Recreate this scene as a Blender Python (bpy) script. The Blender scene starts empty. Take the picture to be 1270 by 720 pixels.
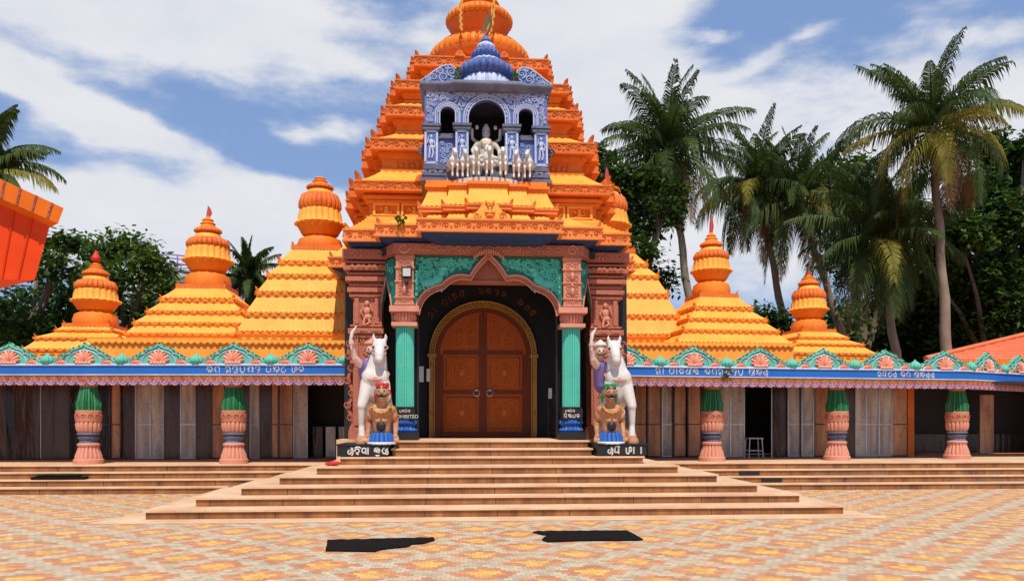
import bpy, math, random
from mathutils import Vector, Matrix
pi = math.pi
R = math.radians
sc = bpy.context.scene
col = sc.collection

# ------------------------------------------------------------ camera
CAM = Vector((-0.70, 0.0, 1.60))
YAW = R(4)
cd = bpy.data.cameras.new('camera'); cam = bpy.data.objects.new('camera', cd); col.objects.link(cam)
cam.location = CAM; cam.rotation_euler = (pi/2, 0, -YAW); cd.shift_y = 162/1270
cd.sensor_width = 36; cd.lens = 36*1000/1270; cd.clip_end = 2000; cd.clip_start = .1
sc.camera = cam
_fw = Vector((math.sin(YAW), math.cos(YAW), 0))
_rt = Vector((math.cos(YAW), -math.sin(YAW), 0)); _up = _rt.cross(_fw)
def ray(px, py): return _fw + _rt*((px-635)/1000) + _up*((522-py)/1000)
def at(px, py, Y):
    d = ray(px, py); return CAM + d*(Y/d.y)
def azel(px, py):
    d = ray(px, py).normalized(); return math.atan2(d.x, d.y), math.asin(d.z)

# ------------------------------------------------------------ sky and sun
SUN_EL, SUN_AZ = R(60), R(1)          # sun in front of the temple, a little to the right of the viewer
w = bpy.data.worlds.new('World'); sc.world = w; w.use_nodes = True
N = w.node_tree.nodes; L = w.node_tree.links
for n in list(N): N.remove(n)
def wn(t, **k):
    n = N.new(t)
    for a, b in k.items(): setattr(n, a, b)
    return n
def M_(op, a, b=None, c=None, clamp=False):
    n = N.new('ShaderNodeMath'); n.operation = op; n.use_clamp = clamp
    for i, v in enumerate((a, b, c)):
        if v is None: continue
        if isinstance(v, (int, float)): n.inputs[i].default_value = v
        else: L.new(v, n.inputs[i])
    return n.outputs[0]
sky = wn('ShaderNodeTexSky', sky_type='NISHITA'); sky.sun_disc = False
sky.sun_elevation = SUN_EL; sky.sun_rotation = pi - SUN_AZ; sky.air_density = 1.0; sky.dust_density = .6; sky.ozone_density = 1.6
tc = wn('ShaderNodeTexCoord')
nz = wn('ShaderNodeTexNoise'); nz.inputs['Scale'].default_value = 5; nz.inputs['Detail'].default_value = 6; nz.inputs['Roughness'].default_value = .55
mp = wn('ShaderNodeMapping'); mp.inputs['Scale'].default_value = (1, 1, 2.2)
L.new(tc.outputs['Generated'], mp.inputs[0]); L.new(mp.outputs[0], nz.inputs['Vector'])
vs = wn('ShaderNodeVectorMath', operation='SUBTRACT'); vs.inputs[1].default_value = (.5, .5, .5); L.new(nz.outputs['Color'], vs.inputs[0])
vm = wn('ShaderNodeVectorMath', operation='MULTIPLY_ADD'); vm.inputs[1].default_value = (.10, .10, .09)
L.new(vs.outputs[0], vm.inputs[0]); L.new(tc.outputs['Generated'], vm.inputs[2])
sp = wn('ShaderNodeSeparateXYZ'); L.new(vm.outputs[0], sp.inputs[0])
AZ = M_('ARCTAN2', sp.outputs[0], sp.outputs[1]); EL = M_('ARCSINE', sp.outputs[2])
# clouds: centre, half width, half height (in the photograph's pixels at 1000 px per radian), weight, tilt
CL = [(130, 8, 270, 50, 1.7, 0), (40, 118, 110, 28, .75, .2), (150, 160, 120, 26, .62, .3), (290, 205, 170, 18, .55, .25), (280, 262, 330, 40, .85, 0), (40, 290, 260, 50, .8, 0),
      (370, 153, 26, 9, .6, .2), (430, 158, 40, 8, .45, .1), (470, 85, 60, 20, .35, 0), (700, 30, 140, 110, 1.4, .1), (760, 120, 150, 60, .9, .1), (940, 150, 190, 50, .62, .05),
      (875, 32, 30, 7, .55, 0), (940, 62, 50, 9, .5, -.1), (1015, 36, 22, 6, .45, 0), (1240, 130, 120, 70, 1.1, -.15), (1250, 20, 70, 12, .5, 0), (880, 290, 260, 90, 1.0, 0), (470, 330, 300, 60, .9, 0)]
tot = None
for (px, py, ra, re, wt, tl) in CL:
    a0, e0 = azel(px, py)
    da = M_('SUBTRACT', AZ, a0); de = M_('SUBTRACT', EL, e0)
    de2 = M_('MULTIPLY_ADD', da, tl, de)
    q = M_('ADD', M_('POWER', M_('ABSOLUTE', M_('DIVIDE', da, ra/1000)), 2.4), M_('POWER', M_('ABSOLUTE', M_('DIVIDE', de2, re/1000)), 2.4))
    g = M_('MULTIPLY', M_('EXPONENT', M_('MULTIPLY', q, -1.0)), wt)
    tot = g if tot is None else M_('ADD', tot, g)
n2 = wn('ShaderNodeTexNoise'); n2.inputs['Scale'].default_value = 9; n2.inputs['Detail'].default_value = 9; n2.inputs['Roughness'].default_value = .58
mp2 = wn('ShaderNodeMapping'); mp2.inputs['Scale'].default_value = (1, 1, 2.6); L.new(tc.outputs['Generated'], mp2.inputs[0]); L.new(mp2.outputs[0], n2.inputs['Vector'])
nn = M_('MULTIPLY', M_('SUBTRACT', n2.outputs[0], .5), 1.9)
mask = wn('ShaderNodeMapRange', interpolation_type='SMOOTHSTEP'); mask.inputs[1].default_value = .06; mask.inputs[2].default_value = .95
L.new(M_('ADD', tot, nn), mask.inputs[0])
SKYK = .10
cm = wn('ShaderNodeMix', data_type='RGBA'); L.new(mask.outputs[0], cm.inputs[0])
sk2 = wn('ShaderNodeMix', data_type='RGBA', blend_type='MULTIPLY'); sk2.inputs[0].default_value = 1
L.new(sky.outputs[0], sk2.inputs[6]); sk2.inputs[7].default_value = (1.25, 1.22, 1.22, 1)
sk3 = wn('ShaderNodeMix', data_type='RGBA'); sk3.inputs[0].default_value = .6
L.new(sk2.outputs[2], sk3.inputs[6]); sk3.inputs[7].default_value = (2.7, 4.3, 8.0, 1)
L.new(sk3.outputs[2], cm.inputs[6])
cc = wn('ShaderNodeMix', data_type='RGBA'); L.new(n2.outputs[0], cc.inputs[0])
cc.inputs[6].default_value = (6.6, 7.2, 8.4, 1); cc.inputs[7].default_value = (9.4, 9.2, 9.2, 1); L.new(cc.outputs[2], cm.inputs[7])
bg = wn('ShaderNodeBackground'); bg.inputs[1].default_value = SKYK; L.new(cm.outputs[2], bg.inputs[0])
wo = wn('ShaderNodeOutputWorld'); L.new(bg.outputs[0], wo.inputs[0])
sd = bpy.data.lights.new('sun', 'SUN'); so = bpy.data.objects.new('sun', sd); col.objects.link(so)
sd.energy = 4.5; sd.angle = R(.53); sd.color = (1, .93, .80)
sv = Vector((math.sin(SUN_AZ)*math.cos(SUN_EL), -math.cos(SUN_AZ)*math.cos(SUN_EL), math.sin(SUN_EL)))
so.rotation_euler = sv.to_track_quat('Z', 'Y').to_euler(); so.location = (10, -10, 30)
vs_ = sc.view_settings; vs_.view_transform = 'Standard'; vs_.look = 'None'; vs_.exposure = -0.08; vs_.gamma = 1; vs_.use_curve_mapping = False
sc.cycles.max_bounces = 6; sc.cycles.transparent_max_bounces = 8; sc.cycles.use_denoising = True

# ------------------------------------------------------------ materials
MATS = {}
def nodemat(name):
    m = bpy.data.materials.new(name); m.use_nodes = True; nt = m.node_tree
    return m, nt, nt.nodes['Principled BSDF']
def mixc(nt, f, a, b, blend='MIX'):
    n = nt.nodes.new('ShaderNodeMix'); n.data_type = 'RGBA'; n.blend_type = blend
    for i, v in ((0, f), (6, a), (7, b)):
        if isinstance(v, (int, float)): n.inputs[i].default_value = v
        elif isinstance(v, tuple): n.inputs[i].default_value = (*v[:3], 1)
        else: nt.links.new(v, n.inputs[i])
    return n.outputs[2]
def paint(name, c, rough=.6, c2=None, var=.35, scale=1.6, bump=.15, bscale=30, streak=.35, grime=(.12, .07, .04), gamt=.25, spec=.4, metal=0):
    """painted or bare masonry: colour varies in soft patches, rain streaks and grime specks, fine bump"""
    m, nt, b = nodemat(name); n = nt.nodes; l = nt.links
    g = n.new('ShaderNodeNewGeometry')
    t1 = n.new('ShaderNodeTexNoise'); t1.inputs['Scale'].default_value = scale; t1.inputs['Detail'].default_value = 7; t1.inputs['Roughness'].default_value = .62
    l.new(g.outputs['Position'], t1.inputs['Vector'])
    c2 = c2 or tuple(x*.72 for x in c)
    r1 = n.new('ShaderNodeMapRange'); r1.inputs[1].default_value = .38; r1.inputs[2].default_value = .68; r1.inputs[4].default_value = var; l.new(t1.outputs[0], r1.inputs[0])
    base = mixc(nt, r1.outputs[0], c, c2)
    mp = n.new('ShaderNodeMapping'); mp.inputs['Scale'].default_value = (6, 6, .7); l.new(g.outputs['Position'], mp.inputs[0])
    t2 = n.new('ShaderNodeTexNoise'); t2.inputs['Scale'].default_value = 1.5; t2.inputs['Detail'].default_value = 6; l.new(mp.outputs[0], t2.inputs['Vector'])
    r2 = n.new('ShaderNodeMapRange'); r2.inputs[1].default_value = .55; r2.inputs[2].default_value = .8; r2.inputs[4].default_value = streak; l.new(t2.outputs[0], r2.inputs[0])
    base = mixc(nt, r2.outputs[0], base, tuple(x*.45 + y*.3 for x, y in zip(c, grime)))
    t3 = n.new('ShaderNodeTexNoise'); t3.inputs['Scale'].default_value = 14; t3.inputs['Detail'].default_value = 5; l.new(g.outputs['Position'], t3.inputs['Vector'])
    r3 = n.new('ShaderNodeMapRange'); r3.inputs[1].default_value = .6; r3.inputs[2].default_value = .78; r3.inputs[4].default_value = gamt; l.new(t3.outputs[0], r3.inputs[0])
    base = mixc(nt, r3.outputs[0], base, grime)
    l.new(base, b.inputs['Base Color'])
    b.inputs['Roughness'].default_value = rough; b.inputs['Specular IOR Level'].default_value = spec; b.inputs['Metallic'].default_value = metal
    if bump:
        t4 = n.new('ShaderNodeTexNoise'); t4.inputs['Scale'].default_value = bscale; t4.inputs['Detail'].default_value = 4; l.new(g.outputs['Position'], t4.inputs['Vector'])
        bp = n.new('ShaderNodeBump'); bp.inputs['Strength'].default_value = bump; bp.inputs['Distance'].default_value = .03
        l.new(t4.outputs[0], bp.inputs['Height']); l.new(bp.outputs[0], b.inputs['Normal'])
    MATS[name] = m; return m
ORANGE = paint('orange_paint', (.86, .245, .014), c2=(.74, .165, .01), var=.75, streak=.5, gamt=.35, grime=(.25, .07, .02))
ORANGE_D = paint('red_orange_paint', (.78, .19, .02), c2=(.60, .11, .014), var=.75, streak=.5, gamt=.4, grime=(.2, .04, .02), bump=.5, bscale=22)
YELLOW = paint('saffron_yellow_paint', (.92, .42, .055), c2=(.88, .31, .03), var=.8, gamt=.35, grime=(.35, .13, .03), streak=.3)
PEACH = paint('peach_paint', (.84, .27, .06), c2=(.72, .18, .035), var=.75, streak=.5)
BROWN = paint('terracotta_carving', (.48, .15, .085), c2=(.35, .10, .06), var=.7, bump=.7, bscale=26, grime=(.10, .03, .02), gamt=.5)
BROWN_L = paint('pale_terracotta', (.66, .27, .16), c2=(.5, .18, .11), var=.6, bump=.5, bscale=26)
PINK = paint('pink_paint', (.68, .29, .20), c2=(.55, .2, .13), var=.5)
NAVY = paint('dark_blue_paint', (.012, .035, .13), c2=(.02, .05, .17), grime=(.2, .25, .35), gamt=.35, streak=.1)
TEAL = paint('turquoise_paint', (.012, .20, .16), c2=(.008, .11, .09), var=.6, bump=.4, bscale=25, grime=(.02, .12, .10), gamt=.5)
TEAL_L = paint('pale_turquoise_paint', (.12, .60, .47), c2=(.06, .48, .38), var=.6)
BLUE = paint('cobalt_paint', (.10, .16, .42), c2=(.05, .09, .28), var=.6, bump=.5, bscale=28, grime=(.06, .07, .12), gamt=.5)
BLUE_L = paint('pale_blue_relief', (.55, .60, .78), c2=(.34, .40, .62), var=.7, bump=.4, grime=(.1, .1, .14), gamt=.5)
BLUE_G = paint('weathered_grey_blue', (.17, .18, .27), c2=(.05, .052, .075), var=.8, bump=.6, grime=(.03, .03, .035), gamt=.8, streak=.7)
SIGNBLUE = paint('sign_blue_paint', (.012, .14, .52), c2=(.01, .11, .42), var=.5, streak=.15, gamt=.12)
LILAC = paint('lilac_paint', (.33, .22, .50), c2=(.25, .15, .4), var=.5)
GREEN = paint('leaf_green_paint', (.03, .26, .09), c2=(.02, .17, .07), var=.6)
GREEN_L = paint('mint_green_paint', (.12, .52, .38), c2=(.06, .4, .3), var=.6)
CORAL = paint('coral_paint', (.85, .20, .10), c2=(.75, .14, .07), var=.5)
CORAL_L = paint('pale_coral_paint', (.85, .42, .30), c2=(.8, .3, .2), var=.5)
WHITE = paint('white_paint', (.70, .67, .63), c2=(.50, .46, .43), var=.5, grime=(.2, .16, .13), gamt=.35)
CREAM = paint('old_white_plaster', (.68, .62, .54), c2=(.5, .42, .36), var=.6, grime=(.16, .11, .08), gamt=.5)
TAN = paint('tan_skin_paint', (.54, .27, .13), c2=(.34, .12, .06), var=.9, scale=5, grime=(.2, .09, .05), gamt=.4)
PURPLE = paint('purple_cloth_paint', (.20, .14, .36), c2=(.14, .09, .27), var=.6)
SKIN = paint('pale_skin_paint', (.72, .48, .40), c2=(.6, .36, .28), var=.5)
SKIRT = paint('bright_blue_paint', (.02, .14, .50), c2=(.02, .08, .34), var=.8)
RED = paint('red_cloth', (.62, .03, .02), var=.4, bump=.1)
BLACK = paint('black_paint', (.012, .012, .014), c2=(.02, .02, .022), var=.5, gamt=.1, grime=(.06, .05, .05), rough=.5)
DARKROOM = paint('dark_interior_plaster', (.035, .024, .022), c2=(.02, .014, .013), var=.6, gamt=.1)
AMBER = paint('amber_paint', (.88, .30, .03), c2=(.78, .20, .02), var=.7, streak=.4)
GOLD = paint('gold_paint', (.50, .26, .05), c2=(.32, .14, .03), var=.8, rough=.4, metal=.3, bump=.6, bscale=35)
STONE = paint('sandstone_tread', (.76, .52, .32), c2=(.60, .34, .19), var=.9, scale=1.3, streak=0, grime=(.30, .16, .08), gamt=.55, bump=.08, rough=.7)
GREYC = paint('grey_concrete', (.32, .31, .30), var=.6)
REDTILE = None
def riser_mat():
    m, nt, b = nodemat('polished_brown_riser'); n = nt.nodes; l = nt.links
    g = n.new('ShaderNodeNewGeometry'); mp = n.new('ShaderNodeMapping'); mp.inputs['Scale'].default_value = (1.2, 1.2, .3); l.new(g.outputs['Position'], mp.inputs[0])
    t = n.new('ShaderNodeTexNoise'); t.inputs['Scale'].default_value = 2.2; t.inputs['Detail'].default_value = 9; t.inputs['Roughness'].default_value = .7; l.new(mp.outputs[0], t.inputs['Vector'])
    cr = n.new('ShaderNodeValToRGB'); cr.color_ramp.elements[0].position = .3; cr.color_ramp.elements[0].color = (.10, .028, .008, 1)
    cr.color_ramp.elements[1].position = .72; cr.color_ramp.elements[1].color = (.46, .19, .055, 1); l.new(t.outputs[0], cr.inputs[0])
    # vertical slab joints every 1.2 m
    s = n.new('ShaderNodeSeparateXYZ'); l.new(g.outputs['Position'], s.inputs[0])
    a = n.new('ShaderNodeMath'); a.operation = 'PINGPONG'; a.inputs[1].default_value = .61; l.new(s.outputs[0], a.inputs[0])
    c = n.new('ShaderNodeMath'); c.operation = 'LESS_THAN'; c.inputs[1].default_value = .008; l.new(a.outputs[0], c.inputs[0])
    l.new(mixc(nt, c.outputs[0], cr.outputs[0], (.08, .03, .015)), b.inputs['Base Color'])
    b.inputs['Roughness'].default_value = .5; return m
RISER = riser_mat()
def wood_mat(name, c1, c2, sc_=(14, 14, 1.2)):
    m, nt, b = nodemat(name); n = nt.nodes; l = nt.links
    g = n.new('ShaderNodeNewGeometry'); mp = n.new('ShaderNodeMapping'); mp.inputs['Scale'].default_value = sc_; l.new(g.outputs['Position'], mp.inputs[0])
    t = n.new('ShaderNodeTexNoise'); t.inputs['Scale'].default_value = 1.4; t.inputs['Detail'].default_value = 8; t.inputs['Distortion'].default_value = 1.2; l.new(mp.outputs[0], t.inputs['Vector'])
    l.new(mixc(nt, t.outputs[0], c1, c2), b.inputs['Base Color']); b.inputs['Roughness'].default_value = .5; b.inputs['Specular IOR Level'].default_value = .2
    bp = n.new('ShaderNodeBump'); bp.inputs['Strength'].default_value = .2; l.new(t.outputs[0], bp.inputs['Height']); l.new(bp.outputs[0], b.inputs['Normal'])
    return m
WOOD = wood_mat('varnished_teak', (.62, .13, .012), (.27, .042, .005))
WOOD_D = wood_mat('dark_teak_frame', (.24, .05, .010), (.11, .02, .006))
WOOD_L = wood_mat('light_teak_carving', (.74, .22, .03), (.46, .10, .012))
def simple(name, c, rough=.6, metal=0, spec=.4):
    m, nt, b = nodemat(name); t = nt.nodes.new('ShaderNodeTexNoise'); t.inputs['Scale'].default_value = 6; t.inputs['Detail'].default_value = 5
    g = nt.nodes.new('ShaderNodeNewGeometry'); nt.links.new(g.outputs['Position'], t.inputs['Vector'])
    nt.links.new(mixc(nt, t.outputs[0], tuple(x*.75 for x in c), tuple(min(1, x*1.2) for x in c)), b.inputs['Base Color'])
    b.inputs['Roughness'].default_value = rough; b.inputs['Metallic'].default_value = metal; b.inputs['Specular IOR Level'].default_value = spec; return m
METAL = simple('steel', (.45, .45, .46), .35, .9)
def sheet(name, a, b_, rough):  # broad upright streaks painted into the colour stand in for reflections on the panels
    m, nt, b = nodemat(name); n = nt.nodes; l = nt.links; g = n.new('ShaderNodeNewGeometry')
    mp = n.new('ShaderNodeMapping'); mp.inputs['Scale'].default_value = (3.2, 1, .55); l.new(g.outputs['Position'], mp.inputs[0])
    t = n.new('ShaderNodeTexNoise'); t.inputs['Scale'].default_value = 1.3; t.inputs['Detail'].default_value = 2.5; t.inputs['Distortion'].default_value = .8; l.new(mp.outputs[0], t.inputs['Vector'])
    r = n.new('ShaderNodeMapRange'); r.inputs[1].default_value = .35; r.inputs[2].default_value = .65; l.new(t.outputs[0], r.inputs[0])
    t2 = n.new('ShaderNodeTexNoise'); t2.inputs['Scale'].default_value = 9; t2.inputs['Detail'].default_value = 8; l.new(g.outputs['Position'], t2.inputs['Vector'])
    r2 = n.new('ShaderNodeMapRange'); r2.inputs[1].default_value = .55; r2.inputs[2].default_value = .75; r2.inputs[4].default_value = .6; l.new(t2.outputs[0], r2.inputs[0])
    l.new(mixc(nt, r2.outputs[0], mixc(nt, r.outputs[0], a, b_), tuple(x*.4 for x in b_)), b.inputs['Base Color']); b.inputs['Roughness'].default_value = rough; b.inputs['Metallic'].default_value = .15
    bp = n.new('ShaderNodeBump'); bp.inputs['Strength'].default_value = .6; bp.inputs['Distance'].default_value = .05; l.new(t.outputs[0], bp.inputs['Height']); l.new(bp.outputs[0], b.inputs['Normal']); return m
SH_GREY = sheet('pale_grey_sheet', (.66, .54, .44), (.34, .26, .21), .3)
SH_TAN = sheet('tan_laminate_sheet', (.66, .30, .13), (.36, .14, .06), .3)
SH_DARK = sheet('dark_brown_sheet', (.11, .055, .04), (.05, .026, .02), .2)
SH_BLACK = sheet('black_sheet', (.035, .022, .02), (.015, .01, .01), .18)
RUBBER = simple('black_rubber', (.014, .010, .009), .85, spec=.15)
_n = RUBBER.node_tree; _w = _n.nodes.new('ShaderNodeTexWave'); _w.inputs['Scale'].default_value = 14; _w.inputs['Distortion'].default_value = 1; _g = _n.nodes.new('ShaderNodeNewGeometry'); _b = _n.nodes.new('ShaderNodeBump'); _b.inputs['Strength'].default_value = 1; _b.inputs['Distance'].default_value = .02
_n.links.new(_g.outputs['Position'], _w.inputs['Vector']); _n.links.new(_w.outputs['Color'], _b.inputs['Height']); _n.links.new(_b.outputs[0], _n.nodes['Principled BSDF'].inputs['Normal'])
LAMPGLASS = simple('lamp_glass', (.6, .6, .58), .2)
CANOPY_R = simple('red_orange_sheet', (.78, .06, .006), .6, spec=.2)
CANOPY_O = simple('orange_tile_sheet', (.74, .15, .01), .6, spec=.2)
PAPER = simple('white_paper', (.75, .75, .76), .8)
MARIGOLD = simple('marigold_string', (.62, .26, .03), .8)
BARK = paint('bark', (.20, .15, .11), c2=(.12, .09, .065), var=.8, bump=.8, bscale=12, rough=.9)
PALMBARK = paint('palm_bark', (.30, .23, .17), c2=(.19, .14, .10), var=.8, bump=.5, bscale=12, rough=.9)
def tile_mat():
    m, nt, b = nodemat('red_clay_tile'); n = nt.nodes; l = nt.links
    tcn = n.new('ShaderNodeNewGeometry'); t = n.new('ShaderNodeTexNoise'); t.inputs['Scale'].default_value = 3; t.inputs['Detail'].default_value = 6
    l.new(tcn.outputs['Position'], t.inputs['Vector']); l.new(mixc(nt, t.outputs[0], (.62, .10, .035), (.80, .22, .09)), b.inputs['Base Color']); b.inputs['Roughness'].default_value = .7; return m
REDTILE = tile_mat()
def leaf_mat(name, c1, c2, trans=.35):
    m, nt, b = nodemat(name); n = nt.nodes; l = nt.links
    g = n.new('ShaderNodeNewGeometry'); t = n.new('ShaderNodeTexNoise'); t.inputs['Scale'].default_value = .8; t.inputs['Detail'].default_value = 3
    l.new(g.outputs['Position'], t.inputs['Vector'])
    a = n.new('ShaderNodeMath'); a.operation = 'MULTIPLY_ADD'; a.inputs[1].default_value = .55; a.inputs[2].default_value = .0; l.new(g.outputs['Random Per Island'], a.inputs[0])
    a2 = n.new('ShaderNodeMath'); a2.operation = 'MULTIPLY_ADD'; a2.inputs[1].default_value = .55; l.new(t.outputs[0], a2.inputs[0]); l.new(a.outputs[0], a2.inputs[2])
    cc_ = mixc(nt, a2.outputs[0], c1, c2); l.new(cc_, b.inputs['Base Color']); b.inputs['Roughness'].default_value = .6; b.inputs['Specular IOR Level'].default_value = .25
    tr = n.new('ShaderNodeBsdfTranslucent'); l.new(cc_, tr.inputs[0]); ms = n.new('ShaderNodeMixShader'); ms.inputs[0].default_value = trans
    l.new(b.outputs[0], ms.inputs[1]); l.new(tr.outputs[0], ms.inputs[2]); l.new(ms.outputs[0], n['Material Output'].inputs[0]); return m
LEAF = leaf_mat('broad_leaves', (.028, .07, .012), (.11, .19, .03))
LEAF_D = leaf_mat('dark_broad_leaves', (.012, .036, .008), (.060, .115, .02), .3)
LEAF_Y = leaf_mat('fresh_leaves', (.05, .11, .015), (.15, .22, .03))
FROND = leaf_mat('palm_leaflets', (.018, .046, .010), (.095, .135, .028), .3)
FROND_Y = leaf_mat('yellowing_palm_leaflets', (.13, .15, .025), (.34, .27, .04), .35)
FROND_B = leaf_mat('dry_palm_leaflets', (.16, .08, .04), (.28, .15, .07), .2)

def paving_mat():
    """concrete pavers: yellow diamonds in salmon ones, split by grey zigzag lines"""
    m, nt, b = nodemat('interlocking_pavers'); n = nt.nodes; l = nt.links
    def mt(op, a, b_=None, c=None):
        k = n.new('ShaderNodeMath'); k.operation = op
        for i, v in enumerate((a, b_, c)):
            if v is None: continue
            if isinstance(v, (int, float)): k.inputs[i].default_value = v
            else: l.new(v, k.inputs[i])
        return k.outputs[0]
    g = n.new('ShaderNodeNewGeometry'); s = n.new('ShaderNodeSeparateXYZ'); l.new(g.outputs['Position'], s.inputs[0])
    cs = .0975
    v = mt('DIVIDE', mt('SUBTRACT', s.outputs[1], 8.51), cs); row = mt('FLOOR', v)
    par = mt('MULTIPLY', mt('FLOORED_MODULO', row, 2.0), .5)
    u = mt('ADD', mt('DIVIDE', mt('SUBTRACT', s.outputs[0], -.41), cs), par); cl = mt('FLOOR', mt('DIVIDE', u, 1.0))
    ui = mt('ADD', cl, .5); ui = mt('SUBTRACT', ui, par); vi = mt('ADD', row, .5)
    def dist(o):
        du = mt('ABSOLUTE', mt('SUBTRACT', mt('FLOORED_MODULO', mt('ADD', ui, 6.0+o), 12.0), 6.0))
        dv = mt('ABSOLUTE', mt('SUBTRACT', mt('FLOORED_MODULO', mt('ADD', vi, 6.0+o), 12.0), 6.0))
        return mt('ADD', du, dv)
    d = mt('MINIMUM', dist(0), dist(6.0))
    wn_ = n.new('ShaderNodeTexWhiteNoise'); wn_.noise_dimensions = '2D'; cb = n.new('ShaderNodeCombineXYZ'); l.new(cl, cb.inputs[0]); l.new(row, cb.inputs[1]); l.new(cb.outputs[0], wn_.inputs['Vector'])
    d = mt('ADD', d, mt('MULTIPLY', mt('SUBTRACT', wn_.outputs[0], .5), .25))
    isy = mt('LESS_THAN', d, 2.3); isg = mt('GREATER_THAN', d, 4.45)
    c = mixc(nt, isy, (.62, .25, .11), (.80, .44, .10)); c = mixc(nt, isg, c, (.56, .45, .30))
    br = n.new('ShaderNodeMapRange'); br.inputs[3].default_value = .78; br.inputs[4].default_value = 1.18; l.new(wn_.outputs[0], br.inputs[0])
    hv = n.new('ShaderNodeVectorMath'); hv.operation = 'SCALE'; l.new(c, hv.inputs[0]); l.new(br.outputs[0], hv.inputs['Scale'])
    t = n.new('ShaderNodeTexNoise'); t.inputs['Scale'].default_value = .5; t.inputs['Detail'].default_value = 8; t.inputs['Roughness'].default_value = .65; l.new(g.outputs['Position'], t.inputs['Vector'])
    r = n.new('ShaderNodeMapRange'); r.inputs[1].default_value = .42; r.inputs[2].default_value = .72; r.inputs[4].default_value = .5; l.new(t.outputs[0], r.inputs[0])
    c = mixc(nt, r.outputs[0], hv.outputs[0], (.58, .36, .21))
    t5 = n.new('ShaderNodeTexNoise'); t5.inputs['Scale'].default_value = 7; t5.inputs['Detail'].default_value = 6; l.new(g.outputs['Position'], t5.inputs['Vector'])
    r5 = n.new('ShaderNodeMapRange'); r5.inputs[1].default_value = .56; r5.inputs[2].default_value = .78; r5.inputs[4].default_value = .45; l.new(t5.outputs[0], r5.inputs[0])
    c = mixc(nt, r5.outputs[0], c, (.22, .15, .10))
    # joints
    fu = mt('FRACT', u); fv = mt('FRACT', v)
    ed = mt('MINIMUM', mt('MINIMUM', fu, mt('SUBTRACT', 1.0, fu)), mt('MINIMUM', fv, mt('SUBTRACT', 1.0, fv)))
    jn = mt('LESS_THAN', ed, .045)
    c = mixc(nt, mt('MULTIPLY', jn, .5), c, (.22, .13, .08))
    l.new(c, b.inputs['Base Color']); b.inputs['Roughness'].default_value = .75
    bp = n.new('ShaderNodeBump'); bp.inputs['Strength'].default_value = .3; bp.inputs['Distance'].default_value = .01
    l.new(mt('MINIMUM', ed, .1), bp.inputs['Height']); l.new(bp.outputs[0], b.inputs['Normal']); return m
PAVE = paving_mat()
EARTH = paint('earth', (.26, .19, .12), c2=(.10, .12, .05), var=.9, scale=.3, rough=.95)

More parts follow.
